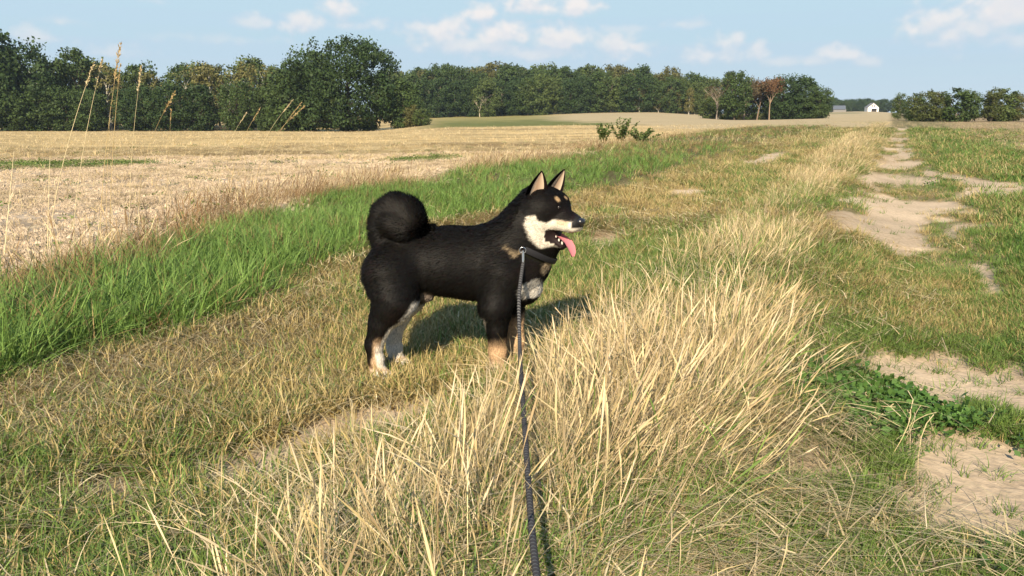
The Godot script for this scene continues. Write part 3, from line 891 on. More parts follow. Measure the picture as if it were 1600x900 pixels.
func woods() -> void:
	tree_kinds()
	var bark := Color(0.09, 0.07, 0.05)
	var dk := Color(0.05, 0.09, 0.03)
	var dk2 := Color(0.07, 0.115, 0.035)
	var md := Color(0.105, 0.15, 0.045)
	var yl := Color(0.2, 0.195, 0.07)
	var ol := Color(0.145, 0.15, 0.055)
	var br := Color(0.13, 0.1, 0.05)
	# the wood at left
	row("wood_tree", "dark rounded tree", "in the low front row of the left wood", "front trees of the left wood", ["round", "round2"], -132, -38, 15, 150, 3, [-132, 9.0, -96, 8.0, -60, 9.0, -38, 9.0], 1.05, [dk, dk2, dk2], bark, 31)
	row("birch_tree", "pale yellowish birch", "behind the left wood's front row", "birches of the left wood", ["tall", "thin", "tall"], -100, -50, 15, 163, 4, [-100, 12.4, -52, 12.2], 1.1, [yl, ol, yl, md], Color(0.5, 0.47, 0.4), 32)
	row("wood_tree", "green tree", "in the back row of the left wood", "back trees of the left wood", ["wood", "wood2", "round2"], -150, -40, 20, 180, 5, [-150, 15, -110, 13.5, -42, 13.5], 1.0, [dk2, md, dk], bark, 33)
	tree("tall_tree", "wood2", -99, 149, 18.8, 1.1, 0.4, dk, bark, "tall dark tree rising highest at the left end of the left wood")
	tree("tall_tree", "round", -94, 152, 16.0, 0.9, 1.4, dk, bark, "dark broad tree stepping down beside the highest left tree")
	tree("tall_tree", "round2", -103, 146, 11.0, 1.0, 2.4, ol, bark, "olive green tree at the picture's left edge before taller trees")
	tree("tall_tree", "wood", -87, 158, 15.2, 0.9, 3.0, dk2, bark, "slim tree with a separate rounded top left of the birches")
	tree("oak_tree", "oak", -28.6, 140, 15.4, 0.98, 0.3, dk, Color(0.05, 0.04, 0.03), "huge broad dark oak standing out above the left wood's right end")
	tree("oak_tree", "round", -39.5, 143, 11.0, 1.1, 1.0, dk2, bark, "lower tree with pale top leaning against the huge oak's left")
	tree("wood_tree", "round2", -19.5, 141, 8.0, 1.1, 2.0, dk2, bark, "small dark tree under the huge oak's right side")
	tree("shrub", "shrub", -15.6, 137, 2.9, 1.2, 2.0, md, bark, "round green shrub at the meadow corner right of the oak", "", "shrub")
	tree("shrub", "shrub2", -17.2, 138, 3.6, 1.2, 2.0, ol, bark, "olive shrub between the oak and the round green shrub", "", "shrub")
	# the forest across the middle
	row("forest_tree", "dark leafy tree", "along the front edge of the middle forest", "front trees of the middle forest", ["round2", "wood2", "round"], -36, 58, 22, 243, 3, [-36, 12.0, 0, 12.0, 30, 11.0, 58, 10.0], 1.0, [dk, dk2, dk, md], Color(0.2, 0.17, 0.13), 41)
	row("forest_tree", "green tree", "in the second row of the middle forest", "second row of the middle forest", ["wood2", "wood", "round2"], -42, 66, 20, 258, 4, [-42, 15.5, 66, 12.5], 1.05, [dk2, md, ol, dk2], bark, 42)
	row("forest_tree", "olive green tree", "in the upper rows of the middle forest", "upper trees of the middle forest", ["wood", "wood2"], -46, 74, 20, 276, 5, [-46, 16.0, 20, 15.0, 74, 11.5], 1.05, [md, ol, dk2, ol], bark, 43)
	row("pine_tree", "pine", "along the skyline of the middle forest", "pines on the middle skyline", ["pine", "wood"], -50, 84, 22, 296, 6, [-50, 16.0, 0, 15.5, 30, 14.0, 84, 9.5], 1.0, [dk2, Color(0.075, 0.095, 0.05), md], bark, 44)
	row("birch_tree", "yellow green birch", "at the forest's right end beside the wheat field", "birches at the right end of the forest", ["tall", "thin"], 38, 60, 8, 241, 2, [38, 8.0, 60, 7.0], 1.0, [yl, md, yl], Color(0.5, 0.47, 0.4), 45)
	dead_tree(-9.7, 238, 6.6, 51, Color(0.55, 0.47, 0.36), "pale leafless tree before the middle forest's dark edge")
	# the clump to the right of the middle
	var wz := 172.0
	dead_tree(43.5, wz - 4, 7.5, 52, Color(0.3, 0.25, 0.2), "bare grey tree at the left of the clump by the track", 2, br)
	dead_tree(50.5, wz, 9.0, 53, Color(0.22, 0.17, 0.13), "thin brown half dead tree behind the clump's green bushy tree", 16, br)
	dead_tree(54.0, wz + 2, 8.6, 54, Color(0.24, 0.18, 0.13), "brown half dead tree left of the rusty one in the clump", 18, br)
	dead_tree(55.4, wz - 2, 8.0, 55, Color(0.3, 0.22, 0.15), "rusty leaved dying tree in the middle of the clump", 22, Color(0.2, 0.11, 0.055))
	tree("clump_tree", "wood", 46.2, wz - 8, 9.5, 0.95, 0.0, dk2, bark, "green bushy tree standing in front of the clump's bare trees")
	tree("clump_tree", "pine", 47.8, wz + 3, 9.9, 1.2, 0.0, Color(0.06, 0.08, 0.04), bark, "dark pine top showing above the clump's green bushy tree")
	tree("clump_tree", "thin", 52.0, wz + 6, 9.3, 1.2, 1.0, br, bark, "sparse brown tree at the back of the clump")
	tree("clump_tree", "round", 59.0, wz, 9.0, 1.0, 1.0, dk, bark, "dark round tree at the centre of the clump's right half")
	tree("clump_tree", "round2", 62.6, wz - 2, 8.4, 1.05, 2.0, dk, bark, "dark rounded tree second from the clump's right end")
	tree("clump_tree", "round", 65.0, wz - 4, 6.4, 1.05, 3.0, dk2, bark, "low dark tree bulging out at the clump's right end")
	tree("clump_tree", "shrub2", 67.0, wz, 5.0, 0.9, 3.0, md, bark, "paler bush closing off the right end of the clump")
	row("clump_shrub", "low dark bush", "under the clump's trees by the track", "bushes under the clump", ["shrub", "shrub2", "round2"], 42, 68, 8, wz + 4, 3, [42, 4.2, 55, 5.6, 68, 5.0], 1.3, [dk2, ol, md], bark, 65, "shrub")
	# the willow hedge at right
	row("hedge_shrub", "tall willow shrub", "in the hedge at right", "shrubs of the right hedge", ["shrub", "shrub2", "tall", "tall"], 54.5, 95, 19, 112, 3, [50, 3.0, 57, 4.2, 74, 4.5, 92, 4.9], 1.25, [md, ol, md, Color(0.1, 0.125, 0.04), dk2], Color(0.3, 0.26, 0.2), 61, "shrub")
	row("hedge_shrub", "dark shrub", "behind the hedge at right", "shrubs behind the right hedge", ["shrub2", "round2", "tall"], 60, 106, 12, 121, 3, [50, 3.6, 74, 4.6, 102, 5.6], 1.0, [dk2, md, ol], bark, 62, "shrub")
	# trees by the farm far off
	row("far_tree", "bluish dark tree", "of the line behind the white farmhouse", "trees behind the farmhouse", ["round", "round2", "wood"], 188, 242, 20, 485, 8, [172, 8.0, 195, 6.0, 240, 8.0], 1.3, [dk, dk2], bark, 63)
	row("far_tree", "dark tree", "of the farthest line left of the farmhouse", "farthest trees left of the farmhouse", ["round", "round2"], 196, 240, 10, 530, 5, [190, 9.5, 240, 8.0], 1.4, [dk], bark, 64)

func farm() -> void:
	var white := mat(lin(0.78, 0.77, 0.74), 0.85)
	var roofm := mat(lin(0.2, 0.2, 0.21), 0.8)
	var dark := mat(lin(0.05, 0.04, 0.035), 0.7)
	var x := 205.5
	var z := 450.0
	var o := thing("farmhouse", Vector3(x, gh(x, z) - 0.1, -z), "small white gabled farmhouse with dark doorway beyond the far field", "house")
	var b := MB.new()
	# gable wall with an opening: built in pieces around the door
	b.box(Vector3(-2.9, 0, -8), Vector3(-0.9, 2.5, 0), Color.WHITE)
	b.box(Vector3(1.9, 0, -8), Vector3(2.9, 2.5, 0), Color.WHITE)
	b.box(Vector3(-0.9, 1.7, -8), Vector3(1.9, 2.5, 0), Color.WHITE)
	for q in [0.0, -8.0]:
		var k := b.vert(Vector3(-2.9, 2.5, q), Color.WHITE)
		b.vert(Vector3(2.9, 2.5, q), Color.WHITE)
		b.vert(Vector3(0, 4.9, q), Color.WHITE)
		b.tri(k, k + 2, k + 1)
	part("wall", b.mesh(white), o)
	var rb := MB.new()
	for s in [-1.0, 1.0]:
		rb.face(Vector3(0, 5.05, 0.3), Vector3(0, 5.05, -8.3), Vector3(s * 3.2, 2.4, -8.3), Vector3(s * 3.2, 2.4, 0.3), Color.WHITE)
		rb.face(Vector3(0, 4.93, 0.3), Vector3(0, 4.93, -8.3), Vector3(s * 3.2, 2.28, -8.3), Vector3(s * 3.2, 2.28, 0.3), Color.WHITE)
		rb.face(Vector3(0, 4.93, 0.3), Vector3(0, 5.05, 0.3), Vector3(s * 3.2, 2.4, 0.3), Vector3(s * 3.2, 2.28, 0.3), Color.WHITE)
	part("roof", rb.mesh(roofm), o)
	var db := MB.new()
	db.box(Vector3(-0.9, 0, -3), Vector3(1.9, 1.7, -1.2), Color.WHITE)
	part("door", db.mesh(dark), o)
	for s in [-0.7, 0.55]:
		var wb := MB.new()
		wb.box(Vector3(s - 0.28, 2.75, -0.05), Vector3(s + 0.28, 3.7, 0.03), Color.WHITE)
		part("window", wb.mesh(dark), o)
	o.rotation.y = -0.2
	var x2 := 201.0
	var z2 := 468.0
	o = thing("farm_shed", Vector3(x2 - 7.0, gh(x2 - 7.0, z2) - 0.1, -z2), "low shed with grey roof and white end left of the farmhouse", "shed")
	b = MB.new()
	b.box(Vector3(-3.5, 0, -5), Vector3(3.5, 1.6, 0), Color.WHITE)
	part("wall", b.mesh(mat(lin(0.22, 0.21, 0.2), 0.9)), o)
	rb = MB.new()
	for s in [-1.0, 1.0]:
		rb.face(Vector3(-3.8, 3.8, -2.5), Vector3(3.2, 3.8, -2.5), Vector3(3.2, 1.5, -2.5 + s * 2.9), Vector3(-3.8, 1.5, -2.5 + s * 2.9), Color.WHITE)
	part("roof", rb.mesh(mat(lin(0.1, 0.115, 0.14), 0.7)), o)
	o.rotation.y = -0.3

# ---------------------------------------------------------------- the dog (x towards its nose, y up, z to its right flank)
const HS := Vector3(0.110, 0.554, 0.022)      # middle of the skull
var hf := Vector3.ZERO
var hu := Vector3.ZERO
var hr := Vector3.ZERO
var prims := []
const CELL := 0.006
const G0 := Vector3(-0.53, -0.02, -0.15)
const GN := [130, 112, 54]
var grid := PackedFloat32Array()

func hp(a: float, b: float, c: float) -> Vector3:
	return HS + hf * a + hu * b + hr * c

func cap(a: Vector3, b: Vector3, ra: float, rb: float, zs := 1.0, k := 0.03) -> void:
	prims.append([a, b, ra, rb, zs, k])

func skeleton() -> void:
	var yaw := 0.70
	var pitch := -0.10
	hf = Vector3(cos(yaw) * cos(pitch), sin(pitch), sin(yaw) * cos(pitch))
	hr = Vector3(-sin(yaw), 0, cos(yaw))
	hu = hr.cross(hf).normalized()
	# trunk
	cap(Vector3(-0.02, 0.39, 0), Vector3(-0.2, 0.383, 0), 0.11, 0.103, 0.8)
	cap(Vector3(-0.2, 0.385, 0), Vector3(-0.31, 0.39, 0), 0.1, 0.085, 0.82)
	cap(Vector3(-0.33, 0.378, 0), Vector3(-0.362, 0.355, 0), 0.096, 0.086, 0.85)
	cap(Vector3(-0.02, 0.338, 0), Vector3(-0.12, 0.345, 0), 0.086, 0.08, 0.8)
	cap(Vector3(0.03, 0.34, 0), Vector3(0.045, 0.3, 0), 0.078, 0.052, 0.95)
	# neck
	cap(Vector3(-0.01, 0.415, 0), Vector3(0.06, 0.5, 0.012), 0.098, 0.076, 0.85)
	cap(Vector3(0.06, 0.375, 0.005), Vector3(0.095, 0.45, 0.02), 0.062, 0.062, 0.9)
	cap(Vector3(0.04, 0.47, 0.01), hp(-0.032, 0.004, 0.0), 0.078, 0.06, 0.9)
	# head
	cap(hp(-0.005, 0.0, 0.018), hp(-0.005, 0.0, -0.018), 0.058, 0.058, 1.0, 0.02)
	cap(hp(0.024, 0.006, 0.015), hp(0.024, 0.006, -0.015), 0.041, 0.041, 1.0, 0.02)
	for s in [-1.0, 1.0]:
		cap(hp(-0.005, -0.035, 0.038 * s), hp(0.02, -0.042, 0.03 * s), 0.036, 0.032, 1.0, 0.02)
		cap(hp(0.044, 0.01, 0.026 * s), hp(0.03, 0.018, 0.03 * s), 0.013, 0.017, 1.0, 0.015)
		cap(hp(0.06, -0.036, 0.017 * s), hp(0.11, -0.038, 0.012 * s), 0.024, 0.019, 1.0, 0.012)
	cap(hp(0.04, -0.008, 0), hp(0.114, -0.022, 0), 0.03, 0.0175, 1.0, 0.024)
	cap(hp(-0.01, -0.062, 0), hp(0.035, -0.088, 0), 0.033, 0.02, 1.0, 0.018)
	for s in [-1.0, 1.0]:
		cap(hp(0.0, -0.066, 0.026 * s), hp(0.074, -0.107, 0.009 * s), 0.0165, 0.0095, 1.0, 0.008)
	cap(hp(0.03, -0.092, 0), hp(0.07, -0.109, 0), 0.015, 0.01, 1.0, 0.008)
	# tail curled over the back
	var t := [[-0.385, 0.44, 0.0, 0.042], [-0.4, 0.485, 0.0, 0.036], [-0.392, 0.528, 0.003, 0.034], [-0.36, 0.55, 0.01, 0.034], [-0.322, 0.538, 0.022, 0.034], [-0.308, 0.508, 0.034, 0.032], [-0.33, 0.488, 0.044, 0.03], [-0.358, 0.505, 0.03, 0.034], [-0.355, 0.515, 0.02, 0.034]]
	for k in t.size() - 1:
		cap(Vector3(t[k][0], t[k][1], t[k][2]), Vector3(t[k + 1][0], t[k + 1][1], t[k + 1][2]), t[k][3], t[k + 1][3], 1.0, 0.02)
	# hind legs: near (right), far (left)
	var legs := [
		[[-0.37, 0.35, 0.05, 0.084], [-0.362, 0.278, 0.066, 0.064], [-0.413, 0.198, 0.068, 0.035], [-0.438, 0.128, 0.066, 0.026], [-0.434, 0.075, 0.066, 0.0235], [-0.428, 0.03, 0.066, 0.0245], [-0.398, 0.017, 0.068, 0.02]],
		[[-0.37, 0.345, -0.05, 0.082], [-0.335, 0.275, -0.064, 0.06], [-0.372, 0.195, -0.062, 0.033], [-0.397, 0.128, -0.058, 0.0275], [-0.392, 0.075, -0.056, 0.0235], [-0.386, 0.03, -0.056, 0.0245], [-0.356, 0.017, -0.056, 0.02]],
		[[-0.015, 0.355, 0.05, 0.078], [-0.046, 0.255, 0.066, 0.045], [-0.047, 0.19, 0.066, 0.031], [-0.045, 0.1, 0.064, 0.026], [-0.043, 0.05, 0.062, 0.025], [-0.035, 0.026, 0.062, 0.026], [-0.008, 0.017, 0.062, 0.021]],
		[[0.0, 0.35, -0.05, 0.075], [-0.002, 0.255, -0.06, 0.044], [0.006, 0.19, -0.06, 0.031], [0.012, 0.1, -0.058, 0.028], [0.014, 0.05, -0.056, 0.025], [0.02, 0.026, -0.056, 0.026], [0.046, 0.017, -0.056, 0.021]]]
	for q in legs:
		for k in q.size() - 1:
			cap(Vector3(q[k][0], q[k][1], q[k][2]), Vector3(q[k + 1][0], q[k + 1][1], q[k + 1][2]), q[k][3], q[k + 1][3], 0.85 if k < 1 else 1.0, 0.028 if k < 2 else 0.012)
		var e: Array = q[6]
		for s in [-1.5, -0.5, 0.5, 1.5]:      # toes
			cap(Vector3(e[0] - 0.012, 0.014, e[2] + s * 0.0105), Vector3(e[0] + 0.013 - absf(s) * 0.004, 0.009, e[2] + s * 0.0115), 0.0105, 0.0085, 1.0, 0.004)
	# sheath under the loin
	cap(Vector3(-0.3, 0.3, 0.0), Vector3(-0.268, 0.276, 0.0), 0.032, 0.02, 1.0, 0.02)

func fill_grid() -> void:
	var nx: int = GN[0]
	var ny: int = GN[1]
	var nz: int = GN[2]
	grid.resize(nx * ny * nz)
	grid.fill(0.06)
	for q in prims:
		var a: Vector3 = q[0]
		var b: Vector3 = q[1]
		var ra: float = q[2]
		var rb: float = q[3]
		var zs: float = q[4]
		var k: float = q[5]
		var m := maxf(ra, rb) + 0.03
		var lo := (a.min(b) - Vector3(m, m, m) - G0) / CELL
		var hi := (a.max(b) + Vector3(m, m, m) - G0) / CELL
		a.z /= zs
		b.z /= zs
		var ab := b - a
		var inv := 1.0 / maxf(ab.length_squared(), 1e-9)
		for iz in range(maxi(0, int(lo.z)), mini(nz, int(hi.z) + 1)):
			for iy in range(maxi(0, int(lo.y)), mini(ny, int(hi.y) + 1)):
				var at := (iz * ny + iy) * nx
				for ix in range(maxi(0, int(lo.x)), mini(nx, int(hi.x) + 1)):
					var p := Vector3(G0.x + ix * CELL, G0.y + iy * CELL, (G0.z + iz * CELL) / zs) - a
					var t := clampf(p.dot(ab) * inv, 0.0, 1.0)
					var d := (p - ab * t).length() - ra - (rb - ra) * t
					var e := grid[at + ix]
					var h := k - absf(d - e)
					var r := minf(d, e)
					if h > 0.0: r -= h * h * 0.25 / k
					grid[at + ix] = r

func sdf(p: Vector3) -> float:
	var q := (p - G0) / CELL
	var x := clampi(int(q.x), 0, GN[0] - 2)
	var y := clampi(int(q.y), 0, GN[1] - 2)
	var z := clampi(int(q.z), 0, GN[2] - 2)
	var f := q - Vector3(x, y, z)
	var nx: int = GN[0]
	var w: int = nx * GN[1]
	var i := z * w + y * nx + x
	var a := lerpf(lerpf(grid[i], grid[i + 1], f.x), lerpf(grid[i + nx], grid[i + nx + 1], f.x), f.y)
	var b := lerpf(lerpf(grid[i + w], grid[i + w + 1], f.x), lerpf(grid[i + w + nx], grid[i + w + nx + 1], f.x), f.y)
	return lerpf(a, b, f.z)

func slope(p: Vector3) -> Vector3:
	var e := 0.004
	return Vector3(sdf(p + Vector3(e, 0, 0)) - sdf(p - Vector3(e, 0, 0)), sdf(p + Vector3(0, e, 0)) - sdf(p - Vector3(0, e, 0)), sdf(p + Vector3(0, 0, e)) - sdf(p - Vector3(0, 0, e))).normalized()

func seg(p: Vector3, a: Vector3, b: Vector3) -> float:
	var t := clampf((p - a).dot(b - a) / (b - a).length_squared(), 0.0, 1.0)
	return p.distance_to(a.lerp(b, t))

const BLACK := Color(0.0082, 0.0073, 0.0068)
const CREAM := Color(0.66, 0.58, 0.46)
const WHITE := Color(0.76, 0.71, 0.62)
const TAN := Color(0.50, 0.285, 0.12)

func in_mouth(q: Vector3) -> bool:
	# q: along the head, up, right; the dark lining and lips between the jaws
	var top := -0.0555
	var low := lerpf(-0.076, -0.114, clampf((q.x - 0.005) / 0.072, 0.0, 1.0))
	return q.x > 0.012 and q.x < 0.1 and q.y < top and q.y > low and absf(q.z) < 0.05

func coat(p: Vector3) -> Color:
	# the fur's markings
	var j := n2.get_noise_3d(p.x * 900.0, p.y * 900.0, p.z * 900.0) * 0.011
	var c := BLACK.lerp(Color(0.03, 0.02, 0.014), clampf(n2.get_noise_3d(p.x * 160.0, p.y * 160.0, p.z * 160.0) * 1.2, 0.0, 0.8))
	var d := p - HS
	var q := Vector3(d.dot(hf), d.dot(hu), d.dot(hr))
	var white := 0.0
	if q.length() < 0.17 and q.x > -0.03 and q.y > -0.15:
		var s := absf(q.z)
		var line := tab([0.0, -0.02, 0.018, -0.016, 0.026, -0.034, 0.045, -0.034, 0.06, -0.02, 0.12, -0.022, 0.14, -0.035], q.x + j * 0.6)
		line = lerpf(line, -0.035, smoothstep(0.013, 0.004, s) * (1.0 if q.x > 0.05 else 0.0))
		white = smoothstep(line + 0.004, line - 0.004, q.y + j)
		var rear := -0.006 + 0.55 * maxf(0.0, -0.05 - q.y)
		white *= smoothstep(rear - 0.005, rear + 0.005, q.x + j) * smoothstep(-0.118, -0.108, q.y + j)
		c = c.lerp(CREAM.lerp(WHITE, 0.5), white)
		if q.x > 0.07 and q.x < 0.108 and q.y > -0.045:
			c = c.lerp(Color(0.55, 0.36, 0.18), white * 0.6 * smoothstep(-0.045, -0.03, q.y + j))
		for k in [-1.0, 1.0]:
			var e := Vector3(q.x - 0.052, q.y - 0.034, q.z - 0.021 * k).length()
			c = c.lerp(Color(0.5, 0.35, 0.2), smoothstep(0.0125, 0.007, e + j * 0.4))
		if in_mouth(q): c = Color(0.02, 0.014, 0.014)
		if q.x > 0.118 and q.y > -0.04: c = Color(0.012, 0.012, 0.013)
	# throat and breast
	c = c.lerp(Color(0.42, 0.33, 0.22), 0.75 * smoothstep(0.026, 0.012, p.distance_to(Vector3(0.118, 0.372, 0.05)) + j))
	var br := Vector3((p.x - 0.06) / 1.15, (p.y - 0.312) / 0.85, (p.z - 0.02) / 2.4).length()
	c = c.lerp(WHITE * 0.9, smoothstep(0.05, 0.038, br + j) * smoothstep(0.012, 0.03, p.x + j * 2.0))
	c = c.lerp(Color(0.4, 0.3, 0.18), 0.55 * smoothstep(0.016, 0.003, seg(p, Vector3(-0.008, 0.444, 0.085), Vector3(0.014, 0.42, 0.095)) + j * 1.5))
	# forelegs
	if p.x > -0.12 and p.y < 0.25:
		var low := smoothstep(0.165, 0.12, p.y + j * 2.0)
		var inner := smoothstep(0.04, 0.05, p.z - 0.02) if p.z > 0.0 else smoothstep(-0.075, -0.05, p.z)
		if p.z < 0.0: low = maxf(low, smoothstep(0.22, 0.17, p.y + j * 2.0) * inner)
		c = c.lerp(TAN.lerp(CREAM, 0.25 + 0.5 * smoothstep(0.1, 0.03, p.y)), low)
		if p.z > 0.0: c = c.lerp(CREAM, 0.7 * smoothstep(-0.074, -0.082, p.x + j) * smoothstep(0.23, 0.2, p.y))
	# hind legs
	if p.x < -0.24 and p.y < 0.3:
		var far := -1.0 if p.z > 0.0 else 1.0
		var front := tab([0.0, -0.39, 0.07, -0.414, 0.147, -0.404, 0.2, -0.365, 0.235, -0.338, 0.275, -0.298, 0.3, -0.285], p.y)
		if far > 0.0: front += 0.04
		var back := front - p.x + j                 # how far behind the leg's front edge
		var nn := slope(p)
		var stripe := smoothstep(0.62, 0.78, nn.x * 0.86 - nn.y * 0.5 + j * 6.0) * smoothstep(0.285, 0.265, p.y)
		stripe = maxf(stripe, smoothstep(0.1, 0.4, nn.x + j * 8.0) * smoothstep(0.15, 0.1, p.y))
		if far > 0.0: stripe = smoothstep(0.25, 0.22, p.y + j) * smoothstep(-0.075, -0.06, p.z)
		c = c.lerp(TAN, smoothstep(0.16, 0.125, p.y + j * 2.0) * smoothstep(0.075, 0.03, p.y) * 0.9 if far < 0.0 and back < 0.045 else 0.0)
		c = c.lerp(TAN.lerp(CREAM, 0.3), smoothstep(0.17, 0.12, p.y + j * 2.0) * (smoothstep(0.036, 0.026, back) if far < 0.0 else 0.3))
		c = c.lerp(WHITE, stripe)
		c = c.lerp(TAN.lerp(WHITE, 0.35), smoothstep(0.06, 0.045, p.y + j))
		c = c.lerp(WHITE, smoothstep(0.05, 0.032, p.y + j) * smoothstep(-0.45, -0.43, p.x))
		var sheath := p.distance_to(Vector3(-0.266, 0.264, 0.012))
		if p.x > -0.305 and absf(p.z) < 0.05: c = c.lerp(Color(0.2, 0.16, 0.13), smoothstep(0.05, 0.02, sheath) * 0.9)
	c.a = 1.0
	return c

func fur_length(p: Vector3) -> float:
	var d := p - HS
	var q := Vector3(d.dot(hf), d.dot(hu), d.dot(hr))
	if q.length() < 0.15 and q.x > -0.045:
		if q.x > 0.05: return 0.0045 if q.x < 0.112 else 0.0
		return lerpf(0.016, 0.007, smoothstep(-0.045, 0.05, q.x))
	if p.y > 0.475 and p.x < -0.24: return 0.019
	if p.y < 0.045: return 0.0025
	if p.x > -0.09 and p.y > 0.3: return 0.02
	if p.y < 0.2: return lerpf(0.005, 0.013, smoothstep(0.05, 0.2, p.y))
	if p.y < 0.29 and p.x < -0.3: return 0.013
	if p.x < -0.4: return 0.022
	return 0.016

func flow(p: Vector3, n: Vector3) -> Vector3:
	var d := p - HS
	if d.length() < 0.12 and d.dot(hf) > -0.04:
		return -hf - hu * 0.2 + n * 0.35
	if p.y > 0.48 and p.x < -0.24:
		var r := p - Vector3(-0.355, 0.515, 0.0)
		return Vector3(r.x, r.y, r.z * 0.3).normalized() * 0.5 + Vector3(-0.55, 0.35, 0.1) + n * 0.55
	if p.y < 0.22: return Vector3(-0.15, -1, 0) + n * 0.25
	return Vector3(-1.0, -0.45 - 0.5 * smoothstep(0.4, 0.25, p.y), 0) + n * 0.42

